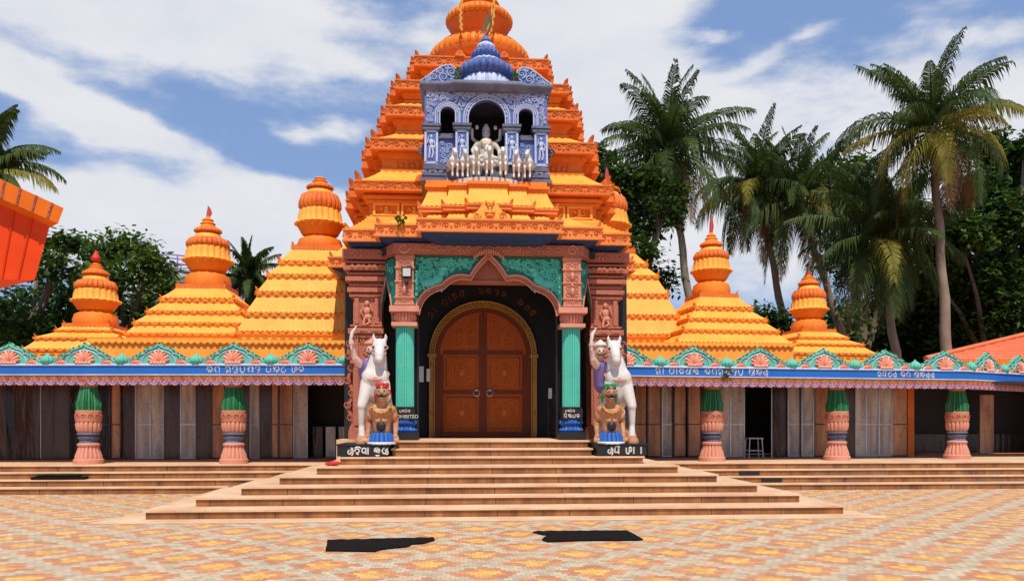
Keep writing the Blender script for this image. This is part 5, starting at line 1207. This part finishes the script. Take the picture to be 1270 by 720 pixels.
# gold parapet walls of the shrines behind the lotus arches
for lab, x0, x1, y, z in (('plain yellow wall behind the lotus arches of the left veranda', xat(112, 440, 21.2), -3.3, 21.2, zat(300, 420, 21.2)), ('plain yellow wall behind the lotus arches of the right veranda', 3.3, xat(984, 440, 22.3), 22.3, zat(900, 424, 22.3))):
    mb = MB(); mb.box(x0,x1,y,25.5,2.9,z-.1); mb.box(x0-.06,x1+.06,y-.06,25.56,z-.1,z-.02)
    n = int((x1-x0)/.16)
    for k in range(n): mb.ell((x0+(k+.5)*(x1-x0)/n, y-.05, z-.11), (.07,.03,.05), 6, 4)
    props(mb.build('parapet_wall', YELLOW, None, 25), lab, 'wall')
# stool in the dark opening
X = xat(935, 560, 21.6); stl = thing('stool', 'white metal stool frame in the dark opening of the right veranda', 'stool', (X,21.6,.6))
hw = .2
for sx in (-1, 1):
    for sy in (-1, 1):
        mb = MB(); mb.tube([(X+sx*.2,21.6+sy*.17,.6),(X+sx*.17,21.6+sy*.15,1.12)], .016, 6); mb.build('leg', WHITE, stl)
mb = MB(); mb.box(X-.2,X+.2,21.43,21.77,1.12,1.15); mb.build('seat', WHITE, stl, 20)
mb = MB(); mb.tube([(X-.19,21.44,.8),(X+.19,21.44,.8)], .012, 5); mb.tube([(X-.19,21.76,.8),(X+.19,21.76,.8)], .012, 5); mb.build('stretcher', WHITE, stl)
mb = MB(); x_ = xat(957, 520, 21.3); mb.tube([(x_,21.3,.6),(x_,21.3,2.6)], .02, 6); props(mb.build('steel_pole', METAL), 'thin steel pole at the edge of the dark opening', 'pole')

# ------------------------------------------------------------ rearing horse sculptures
def big_statue(mir, cx, label, face_visible):
    y0 = 16.6; bz = 1.14; K = .0168
    t = thing('horse_and_rider_sculpture', label, 'sculpture', (cx, y0, bz))
    def V(dx, dz, dy=0): return (cx + dx*K*mir, y0+dy, bz + dz*K)
    # dx in photo pixels outwards negative, dz pixels above the plinth
    b = MB(); c = b.capsule
    c(V(0,62,.1), V(0,80,.0), .29, .27); b.ell(V(-6,80,-.12), (.17,.15,.2), 12, 8); b.ell(V(6,80,-.12), (.17,.15,.2), 12, 8); c(V(0,66,.1), V(2,40,.75), .27, .28); c(V(0,82,0), V(3,102,-.02), .25, .18); c(V(3,102,-.02), V(5,117,-.02), .17, .13)
    c(V(5,120,-.03), V(6,106,-.34), .135, .09); c(V(6,107,-.30), V(6,101,-.37), .10, .085); b.ell(V(5,118,-.1), (.155,.15,.12), 12, 8)
    for q in (-1, 1):
        b.tube([V(5+q*6,123,-.04), V(5+q*7.5,129,-.05), V(5+q*7,134,-.06)], [.045,.04,.008], 6)
        b.ell(V(6+q*2.4,103,-.36), (.025,.03,.03), 6, 4)
    c(V(-8,74,-.05), V(-15,46,-.22), .17, .10); c(V(-15,46,-.22), V(-16,22,-.16), .085, .06); c(V(-16,22,-.16), V(-15,8,-.20), .06, .08)
    c(V(9,72,-.05), V(15,56,-.34), .15, .09); c(V(14,54,-.32), V(13,38,-.20), .06, .05)
    for q in (-9, 11): c(V(q,38,.75), V(q*1.2,22,.9), .17, .09); c(V(q*1.2,22,.9), V(q*1.1,3,.78), .075, .07)
    b.tube([V(2,38,1.0), V(3,40,1.2), V(4,20,1.3)], [.06,.09,.03], 7)
    remesh_blob('horse', b, [WHITE], t, .022, 3)
    mb = MB()   # mane, bridle, chest strap, eyes
    for q in range(7): z = 86+q*5.4; mb.ell(V(4.5,z,.13-.01*q), (.05,.09,.09), 8, 5)
    mb.build('mane', CREAM, t)
    mb = MB(); ring = lambda c_, rx, ry, dz_: [Vector(c_) + Vector((rx*math.cos(a), ry*math.sin(a), dz_*math.sin(a))) for a in [2*pi*k/18 for k in range(19)]]
    mb.tube(ring(V(6,109,-.24), .125, .12, .06), .014, 5); mb.tube(ring(V(5.5,116,-.12), .165, .16, .07), .012, 5); mb.tube(ring(V(0,84,-.02), .27, .26, .12), .02, 5)
    mb.ell(V(1,78,-.25), (.05,.03,.05), 8, 5); mb.build('harness', BROWN_L, t)
    mb = MB()
    for q in (-1, 1): mb.ell(V(5.5+q*7,116,-.20), (.024,.026,.026), 8, 5)
    mb.build('eye', BLACK, t)
    # rider: purple tunic, bare arms, raised weapon
    rx = -13 if not face_visible else 19
    S = -1 if not face_visible else 1
    b = MB(); c = b.capsule; c(V(rx-S*3,72,.30), V(rx,94,.22), .17, .17); c(V(rx,94,.22), V(rx+S*6,97,.12), .13, .11); c(V(rx,94,.22), V(rx-S*8,95,.2), .13, .1)
    c(V(rx-S*6,74,.3), V(rx-S*12,60,.2), .12, .08); b.ell(V(rx-S*4,72,.30), (.19,.2,.13), 12, 8)
    remesh_blob('tunic', b, [PURPLE], t, .022, 2)
    hx_ = rx+1 if face_visible else rx+7
    b = MB(); c = b.capsule; c(V(rx+S*6,96,.1), V(rx+S*12,104,-.02), .085, .07); c(V(rx+S*12,104,-.02), V(rx+S*15,118,-.10), .065, .045); b.ell(V(rx+S*15,121,-.11), (.06,.06,.065), 8, 6)
    for q in range(5): g0 = Vector(V(rx+S*15,121,-.11)); b.tube([g0+Vector((0,0,-.03+.022*q)), g0 + Vector((.045,-.05,-.035+.024*q)), g0 + Vector((-.02,-.085,-.03+.022*q)), g0 + Vector((-.05,-.06,-.03+.02*q))], .013, 5)
    c(V(rx,98,.2), V(hx_,106,.18), .07, .06); b.ell(V(hx_,114,.14), (.115,.13,.15), 12, 10); b.ell(V(hx_,113,.0), (.022,.03,.035), 6, 5)
    for q in (-1, 1): b.ell(V(hx_+q*6.6,113,.16), (.02,.03,.04), 6, 5)
    remesh_blob('rider_body', b, [SKIN], t, .017, 2)
    mb = MB(); mb.tube([V(rx+S*15,114,-.15), V(rx+S*15.5,126,-.17), V(rx+S*14,134,-.15), V(rx+S*9,142,-.12)], [.022,.035,.04,.01], 6); mb.build('raised_sword', CREAM, t)
    mb = MB(); mb.lathe([(.12,0),(.15,.05),(.13,.07),(.11,.10),(.05,.14),(.02,.17)], (0,0), 32, 10, .15); o = Vector(V(hx_,119,.15)); mb.v = [tuple(Vector(p)+o) for p in mb.v]; mb.build('crown', BROWN_L if not face_visible else CREAM, t)
    mb = MB()
    for q in (-1, 1): mb.ell(V(hx_+q*2.6,115,.015), (.022,.014,.014), 6, 4); mb.tube([V(hx_+q*.5,109.5,.012), V(hx_+q*3,109,.02), V(hx_+q*4.6,111,.05)], .014, 5)
    mb.build('painted_face', BLACK, t)
    # demon below
    ox = 9 if not face_visible else 13
    b = MB(); c = b.capsule
    c(V(ox,16,-.30), V(ox,36,-.30), .17, .20); c(V(ox-9,41,-.3), V(ox+9,41,-.3), .115, .12); c(V(ox,46,-.34), V(ox+1,52,-.38), .10, .09); b.ell(V(ox-5,38,-.43), (.11,.08,.08), 10, 8); b.ell(V(ox+5,38,-.43), (.11,.08,.08), 10, 8)
    b.ell(V(ox+1,61,-.42), (.135,.145,.175), 14, 10); b.ell(V(ox+1,61,-.57), (.028,.04,.045), 8, 6); b.ell(V(ox+1,53.5,-.5), (.07,.06,.05), 8, 6)
    for q in (-1, 1):
        b.ell(V(ox+1+q*7.6,61,-.4), (.025,.04,.06), 6, 5)
        c(V(ox+q*12,41,-.26), V(ox+q*16,27,-.20), .09, .07); b.ell(V(ox+q*14.5,34,-.26), (.075,.08,.11), 8, 6); c(V(ox+q*16,27,-.20), V(ox+q*16,13,-.32), .065, .045)
        b.ell(V(ox+q*16,9,-.32), (.065,.08,.065), 8, 6)
        for f in range(5): b.tube([V(ox+q*16+(f-2)*1.9,8,-.36), V(ox+q*16+(f-2)*2.2,4.5,-.41), V(ox+q*16+(f-2)*2.0,1.6 if f else 4,-.41)], .017, 5)
        b.ell(V(ox+q*4,28,-.47), (.055,.05,.04), 8, 6)
    c(V(-15,2,-.30), V(-15,4,-.05), .13, .15); c(V(-15,8,-.1), V(-12,14,.1), .13, .1)
    remesh_blob('demon_body', b, [TAN], t, .015, 1)
    mb = MB(); o = Vector(V(ox,21,-.475)); mb.ell(o, (.095,.05,.095), 18, 8); mb.build('belly_hole', BLACK, t)
    mb = MB()
    for q in (-1, 1):
        mb.tube([V(ox+1+q*.4,57,-.585), V(ox+1+q*4,56.5,-.56), V(ox+1+q*6.8,59.5,-.5)], [.025,.022,.006], 6); mb.ell(V(ox+1+q*3,64,-.562), (.016,.012,.016), 8, 5); mb.tube([V(ox+1+q*1,67,-.56), V(ox+1+q*3.4,68,-.55), V(ox+1+q*5.6,66,-.52)], .013, 5)
    mb.build('moustache_and_brows', BLACK, t)
    mb = MB()
    for q in (-1, 1): mb.ell(V(ox+1+q*3,64,-.545), (.034,.016,.022), 8, 5)
    mb.ell(V(ox+1,55,-.555), (.04,.02,.014), 8, 5); mb.build('eye_whites_and_teeth', WHITE, t)
    mb = MB(); mb.ell(V(ox+1,68,-.37), (.135,.145,.08), 14, 8)
    for k in range(9): a = 2*pi*k/9; mb.ell(Vector(V(ox+1,70,-.38)) + Vector((.11*math.cos(a), .12*math.sin(a), .01)), (.03,.03,.045), 6, 5)
    for q in (-1, 1): mb.tube([V(ox+1+q*7.5,65,-.34), V(ox+1+q*8.5,58,-.32), V(ox+1+q*8.5,50,-.3)], [.035,.035,.012], 6)
    mb.build('headdress', RED if not face_visible else GREEN, t)
    mb = MB(); g = Vector(V(ox,45,-.34)); mb.tube([g + Vector((.19*math.cos(a), -.10-.09*math.sin(a), .04-.17*math.sin(a))) for a in [pi*k/12 for k in range(13)]], .02, 6)
    for k in range(9): a = pi*k/8; mb.ell(g + Vector((.19*math.cos(a), -.12-.09*math.sin(a), .03-.17*math.sin(a))), (.028,.028,.028), 6, 4)
    mb.build('necklace', GOLD, t)
    mb = MB(); o = Vector(V(ox,0,-.36)); mb.lathe([(.29,0),(.265,.06),(.23,.19),(.22,.21),(.21,.23)], (0,0), 90, 15, .16); mb.v = [tuple(Vector(p)+o) for p in mb.v]; mb.m = 1
    k0 = len(mb.v); mb.lathe([(.285,.0),(.29,.025),(.27,.05)], (0,0), 60); mb.v = mb.v[:k0] + [tuple(Vector(p)+o) for p in mb.v[k0:]]
    mb.build('pleated_skirt', [SKIRT, WHITE], t)
big_statue(1, at(466, 500, 16.6).x, 'white rearing horse sculpture over a red headed demon, left of the stairs', False)
big_statue(-1, at(766, 500, 16.6).x, 'white rearing horse sculpture with crowned rider and moustached demon, right of the stairs', True)

# ------------------------------------------------------------ things on the pavement
def mat_on_ground(pts, z, label):
    P = []
    for px, py in pts:
        d = ray(px, py); t = (z-CAM.z)/d.z; q = CAM + d*t; P.append((q.x, q.y))
    rnd = random.Random(3); D = []
    for a, b in zip(P, P[1:]+P[:1]):
        n = max(1, int(math.hypot(b[0]-a[0], b[1]-a[1])/.06)); D += [(a[0]+(b[0]-a[0])*k/n + rnd.uniform(-.006,.006), a[1]+(b[1]-a[1])*k/n + rnd.uniform(-.006,.006)) for k in range(n)]
    mb = MB(); n = len(D); mb.add([(x,y,z) for x,y in D]+[(x,y,z+.018+.004*math.sin(x*30)) for x,y in D], [tuple(range(n-1,-1,-1)), tuple(range(n,2*n))]+[(i,(i+1)%n,n+(i+1)%n,n+i) for i in range(n)])
    props(mb.build('rubber_mat', RUBBER, None, None), label, 'mat', 'worn black mats on the paving')
mat_on_ground([(404,683),(406,670),(455,669),(537,667),(539,670),(525,674),(512,675),(505,678),(485,680),(470,682),(465,684)], .004, 'black mat with one ragged tapering end, nearer the left of the stairs')
mat_on_ground([(661,660),(668,659),(778,658.5),(798,669),(790,670),(720,670.5),(680,672),(672,669.5),(676,666),(682,664),(672,663)], .004, 'black mat with a split left end and slanted right corner')

# ------------------------------------------------------------ orange canopy at the left edge
can = thing('entrance_canopy', 'flared red orange sheet canopy with sloping tiled rim at the left edge', 'canopy', (-4.5,5.6,0))
q = lambda px, py, Y: at(px, py, Y)
Yf = 5.4; mb = MB()
tl, tr, br, bl = q(-120,262-50,Yf), q(64,272,Yf), q(43,347,Yf), q(-120,346,Yf)
back = [Vector((p.x-.45, p.y+.4, p.z)) for p in (tl, tr, br, bl)]
mb.loft([[tl, bl, br, tr], [back[0], back[3], back[2], back[1]]])
for k in range(1, 8):
    t = k/8; a = tl*(1-t)+tr*t; b = bl*(1-t)+br*t; mb.tube([a+Vector((0,-.006,0)), b+Vector((0,-.006,0))], .006, 4)
mb.build('sheet_panel', CANOPY_R, can, 15)
mb = MB(); tl, tr, br, bl = q(-120,166,Yf-.1), q(79,258,Yf-.1), q(72,277,Yf-.1), q(-120,193,Yf-.1)
back = [Vector((p.x-.55, p.y+.6, p.z)) for p in (tl, tr, br, bl)]
mb.loft([[tl, bl, br, tr], [back[0], back[3], back[2], back[1]]])
mb.build('tiled_rim', CANOPY_O, can, 15)
mb = MB()
for k in range(1, 10):
    t = k/10+.03; a = tl*(1-t)+tr*t; b = bl*(1-t)+br*t; mb.tube([a+Vector((0,-.004,0)), b+Vector((0,-.004,0))], .008, 4)
mb.build('rim_seam', BROWN, can)
mb = MB(); mb.box(-4.6,-4.4,5.55,5.75,0,3.0); mb.build('post', CANOPY_R, can, 15)

# ------------------------------------------------------------ red tiled building at the right
tb = thing('tiled_building', 'building with bright red clay tile roof behind the right veranda', 'building', (19,27,0))
A0 = q(1148,446,26.0); A1 = q(1520,452,26.0); B0 = q(1222,424,30.0); B1 = q(1420,392,30.0)
A1.z = A0.z
mb = MB(); mb.box(A0.x+2.6, A1.x, 26.6, 33.4, 0, A0.z-.02); mb.build('wall', ORANGE_D, tb, 20)
mb = MB(); zr_ = q(1345,400,30).z; ridge_y = 30; rx0 = q(1345,400,30).x; RBX = A0.x*34/26+.4
NR = 16; 
def rp(s, t): a = Vector((A0.x, 26.0, A0.z))*(1-s)+Vector((A1.x, 26.0, A0.z))*s; b = Vector((rx0, 30, zr_))*(1-s)+Vector((A1.x, 30, zr_))*s; return a*(1-t)+b*t
for r_ in range(NR):
    t0, t1 = r_/NR, (r_+1)/NR; cols = 60; top_ = []; bot = []
    for c_ in range(cols*4+1):
        s_ = c_/(cols*4); bump = .035*abs(math.sin(pi*c_/4)); top_.append(rp(s_, t1)+Z_*(bump-.0)); bot.append(rp(s_, t0)+Z_*(bump+.035))
    n = len(top_); mb.add(bot+top_+[p-Z_*.06 for p in bot], [(i,i+1,n+i+1,n+i) for i in range(n-1)]+[(2*n+i,2*n+i+1,i+1,i) for i in range(n-1)])
mb.add([rp(0,0),rp(0,1),Vector((RBX,34,A0.z))],[(0,1,2)]); mb.add([rp(0,1),rp(1,1),Vector((A1.x,34,A0.z)),Vector((RBX,34,A0.z))],[(0,1,2,3)])
mb.tube([rp(0,0)+Z_*.05, rp(0,1)+Z_*.1, rp(1,1)+Z_*.1], .09, 8)
mb.build('tiled_roof', REDTILE, tb, 50)
mb = MB(); mb.box(A0.x,A1.x,25.95,26.05,A0.z-.28,A0.z); mb.build('fascia', ORANGE, tb, 20)
for px, py, Y, n_, lab in ((497,273,16.85,22,'small green weed rooted on the left part of the gate cornice'),(900,463,19.3,26,'green weed hanging from the blue eave of the right veranda')):
    c0 = at(px, py, Y); mb = MB(); rnd = random.Random(px)
    for k in range(n_):
        c = c0 + Vector((rnd.uniform(-.07,.07), rnd.uniform(-.09,-.02), rnd.uniform(-.12,.08))); d = Vector((rnd.uniform(-1,1), rnd.uniform(-1,0), rnd.uniform(-.6,1))).normalized()*.11; qq = d.cross(Vector((.2,.5,.4))).normalized()*.03
        mb.add([c, c+d*.5+qq, c+d, c+d*.5-qq], [(0,1,2,3)])
    mb.tube([c0+Vector((0,.0,-.1)), c0+Vector((0,-.06,.03))], .012, 4)
    props(mb.build('weed', LEAF_Y, None, None), lab, 'weed')
for x0, x1, z, y in ((6.05,6.55,.32,18.80),(6.5,7.0,.17,18.55)):
    mb = MB(); mb.box(x0,x1,y+.012,y+.05,z,z+.09); mb.build('riser_gap', BLACK, platr, 20)
# ------------------------------------------------------------ water tower far behind
wt = at(213, 330, 70); tank = thing('water_tower', 'grey concrete water tower with blue balcony railing far behind the left spires', 'water tower', (wt.x,70,0))
mb = MB(); zt_ = zat(213, 338, 70); mb.lathe([(.9,0),(.8,zt_-5)], (wt.x,70), 20); mb.build('shaft', GREYC, tank)
mb = MB(); mb.lathe([(.9,zt_-5.2),(2.6,zt_-3.2),(2.7,zt_-.7),(2.2,zt_-.3)], (wt.x,70), 32); mb.build('tank', GREYC, tank)
mb = MB(); mb.lathe([(1.5,zt_-.25),(2.3,zt_-.2),(2.3,zt_-.05),(1.5,zt_)], (wt.x,70), 32)
mb.build('balcony', GREYC, tank)
mb = MB()
for z in (.4, .8, 1.1): mb.tube([(wt.x+2.25*math.cos(2*pi*k/24), 70+2.25*math.sin(2*pi*k/24), zt_+z) for k in range(25)], .06, 5)
for k in range(12): mb.tube([(wt.x+2.25*math.cos(2*pi*k/12), 70+2.25*math.sin(2*pi*k/12), zt_-.1+q_) for q_ in (0, 1.2)], .06, 5)
mb.build('railing', LILAC, tank)
# ------------------------------------------------------------ palms
def palm(label, bx, by, crown, rad, nf, seed, yellow=.15, lean=None, nl=54, wdt=.034, tr=.165, group='coconut palms behind the temple', young=.95):
    rnd = random.Random(seed); cx, cy, cz = crown
    t = thing('coconut_palm', label, 'palm tree', (bx, by, 0), 0, group)
    mb = MB(); P = []; n = 22
    for i in range(n+1):
        s = i/n; x = bx+(cx-bx)*(s**1.25); y = by+(cy-by)*s; P.append((x+.04*math.sin(i*1.3), y, cz*s))
    mb.tube(P, [tr*(1.35-.55*min(1, i/n*1.2)+(.5 if i == 0 else 0)+.05*(i % 2)) for i in range(n+1)], 12); mb.build('trunk', PALMBARK, t)
    mb = MB(); C = Vector((cx, cy, cz))
    mb.m = 3; mb.ell(C-Z_*.1, (tr*1.5,tr*1.5,.5), 8, 6)
    nf = int(nf*1.45)
    for k in range(nf):
        az = k*2.39996 + rnd.uniform(-.2,.2); f = (k+.5)/nf
        el = R(88) - R(140)*f**1.15 + rnd.uniform(-.12,.12); Lf = rad*rnd.uniform(.88,1.14)
        old = f > .72; mi = 1 if (rnd.random() < yellow and f > .45) else 0
        if f > .86 and rnd.random() < .45: mi = 2
        p = C.copy(); d_az = Vector((math.cos(az), math.sin(az), 0)); N_ = 14; pts = [p.copy()]; e = el; bend = R(rnd.uniform(14, 70) + 48*min(1, f*1.7))
        for i in range(N_):
            e -= bend/N_*(.4+1.2*i/N_); e = max(e, R(-86)); p = p + (d_az*math.cos(e) + Z_*math.sin(e))*(Lf/N_); pts.append(p.copy())
        mb.m = 4 if mi == 0 else 1; mb.tube(pts, [.05*(1-i/N_*.85) for i in range(N_+1)], 4, False)
        mb.m = mi; tw = rnd.uniform(-.9,.9); side = d_az.cross(Z_).normalized()
        for j in range(nl):
            s = .12 + .88*(j+.5)/nl; q_ = s*N_; i = min(int(q_), N_-1); b0 = pts[i].lerp(pts[i+1], q_-i); td = (pts[i+1]-pts[i]).normalized(); nrm = side.cross(td).normalized()
            ll = Lf*.31*(math.sin(pi*min(1, .12+s*.80))**.7)*(1.12-.62*s)*rnd.uniform(.85,1.08)
            for sg in (-1, 1):
                if rnd.random() < .07: continue
                sd = (side*sg*math.cos(tw*sg*.6+rnd.uniform(-.12,.12)) + nrm*math.sin(tw*sg*.6+.25)); dirn = (sd + td*(.35+.75*s) + Vector((rnd.uniform(-.1,.1), rnd.uniform(-.1,.1), 0))).normalized()
                mid = b0 + dirn*(ll*.48) - Z_*(ll*.10); tip = b0 + dirn*(ll*.82) - Z_*(ll*rnd.uniform(.45,1.15)); ww = td*wdt
                mb.add([b0-ww*.6, b0+ww*.6, mid+ww*.9, mid-ww*.9, tip], [(0,1,2,3),(3,2,4)])
    mb.m = 5
    mb.build('crown', [FROND, FROND_Y, FROND_B, PALMBARK, FROND, FROND], t, None)
    mb = MB()
    for k in range(7): a = rnd.uniform(0, 6.28); mb.ell(C + Vector((.42*math.cos(a), .42*math.sin(a), -.35-rnd.uniform(0,.3))), (.13,.13,.16), 8, 6)
    mb.build('coconuts', FROND_Y if seed % 2 else FROND, t)
    return t
def ppx(label, base, crown, Y, radpx, nf, seed, **k):
    c = at(crown[0], crown[1], Y); b = at(base[0], base[1], Y+.0); zc = c.z
    # follow the visible trunk down to the ground
    tb_ = (c.z-0)/(c.z-b.z) if abs(c.z-b.z) > .1 else 1; bx = c.x + (b.x-c.x)*min(tb_, 1.6)
    return palm(label, bx, Y, (c.x, Y, c.z), radpx*Y/1000, nf, seed, **k)
ppx('tall coconut palm leaning behind the spire nearest the gate, on the right', (858,366), (828,190), 33, 108, 30, 1, yellow=.1)
ppx('coconut palm with thin upright fronds between the two right hand spires', (975,370), (938,232), 36, 92, 26, 2)
ppx('coconut palm rising directly above the smallest right spire', (1046,420), (990,250), 35, 100, 28, 3, yellow=.12)
ppx('largest coconut palm with yellowing fronds above the red tiled roof', (1172,428), (1156,165), 29, 122, 28, 14, yellow=.55, wdt=.032, tr=.17)
ppx('low coconut palm with wide drooping fronds in front of the dark trees', (1112,435), (1090,300), 31, 112, 30, 5, yellow=.12)
ppx('small dark coconut palm between the left spires', (312,400), (308,345), 34, 52, 24, 6, group=None)
ppx('coconut palm above the orange canopy with only its fronds in frame', (-30,420), (-22,214), 24, 88, 26, 7, group=None)

# ------------------------------------------------------------ broadleaf trees
def leafy(label, bx, by, clumps, seed, mats=(LEAF, LEAF_D), size=.17, dens=1.0, group=None, trunk=.28, name='leafy_tree', holes=.0, fork=None):
    """clumps: (x, y, z, r) ellipsoid centres; the crown is twigs of leaves in them"""
    rnd = random.Random(seed); t = thing(name, label, 'tree' if name != 'bush' else 'bush', (bx, by, 0), 0, group)
    zmin = min(c[2]-c[3] for c in clumps); fz = fork or max(.8, zmin)
    mb = MB(); top = Vector((bx, by, fz)); mb.tube([(bx,by,0),(bx+.05,by,fz*.5),tuple(top)], [trunk*1.3,trunk,trunk*.85], 9)
    for (x, y, z, r) in clumps:
        e = Vector((x, y, z-r*.1)); m_ = top.lerp(e, .5)+Vector((rnd.uniform(-.3,.3), rnd.uniform(-.3,.3), .25)); mb.tube([top-Z_*.1, m_, e], [trunk*.6, trunk*.35, trunk*.12], 6)
        for k in range(4):
            d = Vector((rnd.uniform(-1,1), rnd.uniform(-1,1), rnd.uniform(-.3,1))).normalized(); mb.tube([m_.lerp(e,.5), e+d*r*.5, e+d*r*.85], [trunk*.2, trunk*.1, .015], 5)
    mb.build('trunk', BARK, t)
    mb = MB()
    for ci, (x, y, z, r) in enumerate(clumps):
        nt_ = int(60*r*r*dens)+8; 
        for k in range(nt_):
            d = Vector((rnd.gauss(0,1), rnd.gauss(0,1), rnd.gauss(0,1))).normalized(); rr = r*(rnd.uniform(.45,1.08))*(1+.18*math.sin(d.x*5+ci)*math.sin(d.z*4+ci*2)); c = Vector((x, y, z)) + Vector((d.x*rr, d.y*rr, d.z*rr*.82))
            mb.m = 0 if rnd.random() < .62 else 1; tw = r*.16+.12
            for j in range(13):
                o = Vector((rnd.gauss(0,1), rnd.gauss(0,1), rnd.gauss(0,.7)))*tw; a = Vector((rnd.uniform(-1,1), rnd.uniform(-1,1), rnd.uniform(-.8,.35))).normalized()
                b = a.cross(Vector((rnd.uniform(-.4,.4), rnd.uniform(-.4,.4), 1))).normalized(); s_ = size*rnd.uniform(.8,1.5); p = c+o
                mb.add([p, p+a*s_*.55+b*s_*.36, p+a*s_*1.25, p+a*s_*.55-b*s_*.36], [(0,1,2,3)])
    mb.build('crown', list(mats), t, None); return t
def cl(spec, Y, seed=0, jit=2.0):
    rnd = random.Random(seed); out = []
    for px, py, rp_ in spec:
        y = Y + rnd.uniform(-jit, jit); p = at(px, py, y); out.append((p.x, y, p.z, rp_*y/1000))
    return out
leafy('dark loosely leaved tree behind the orange canopy', at(30,430,29).x, 29, cl([(5,400,40),(45,380,38),(20,440,45),(70,330,22),(66,420,40),(85,300,16),(95,375,24),(50,305,18)], 29, 1), 1, (LEAF, LEAF_D), .2, 1.0)
leafy('broad sunlit green tree between the two left spires', at(160,430,33).x, 33, cl([(125,315,26),(160,308,26),(188,330,24),(145,345,28),(205,352,20),(175,375,26),(135,390,26),(200,400,28),(165,420,32),(110,345,18),(225,420,24)], 33, 2), 2, (LEAF_Y, LEAF), .19, 1.15)
leafy('dense dark tree right of the tower crown, below the leaning palm', at(790,430,31).x, 31, cl([(755,215,24),(775,245,28),(800,225,24),(765,285,30),(800,275,28),(825,260,20),(785,320,30),(815,345,24),(760,350,30),(838,235,14),(800,380,22),(745,190,14)], 31, 3, 1.2), 3, (LEAF_D, LEAF), .18, 1.2)
leafy('low dark bushy tree between the two right spires', at(955,430,36).x, 36, cl([(945,392,18),(965,398,20),(980,415,18),(935,415,16),(960,425,22),(1010,430,18)], 36, 4, .8), 4, (LEAF_D, LEAF), .17, 1.2)
leafy('tall fresh green tree behind the low palm', at(1070,430,40).x, 40, cl([(1060,215,30),(1045,260,34),(1085,250,34),(1060,320,40),(1100,330,40),(1085,400,44),(1040,395,30),(1120,280,36),(1130,420,40)], 40, 5), 5, (LEAF_Y, LEAF), .22, .9)
leafy('tall dark tree at the right edge behind the largest palm', at(1225,430,38).x, 38, cl([(1225,185,26),(1250,215,32),(1205,235,28),(1240,270,38),(1190,290,34),(1265,320,42),(1215,340,42),(1170,360,38),(1250,390,46),(1200,410,42),(1150,330,30),(1290,250,42),(1310,360,50),(1275,180,20)], 38, 6), 6, (LEAF_D, LEAF), .25, 1.3)
leafy('dark undergrowth tree behind the red tiled roof', at(1140,445,42).x, 42, cl([(1130,400,40),(1170,420,44),(1100,440,40),(1220,430,44),(1270,430,48),(1060,440,36),(1160,370,34)], 42, 7), 7, (LEAF_D, LEAF_D), .28, 1.6)
leafy('far dark tree low behind the left spires', at(60,440,44).x, 44, cl([(20,430,50),(90,440,46),(150,440,46),(215,445,40),(280,446,36)], 44, 8), 8, (LEAF_D, LEAF), .26, .8)
leafy('row end tree far behind the gate on the right', at(830,450,46).x, 46, cl([(830,440,34),(880,446,30),(780,430,34)], 46, 9), 9, (LEAF_D, LEAF), .26, .8)
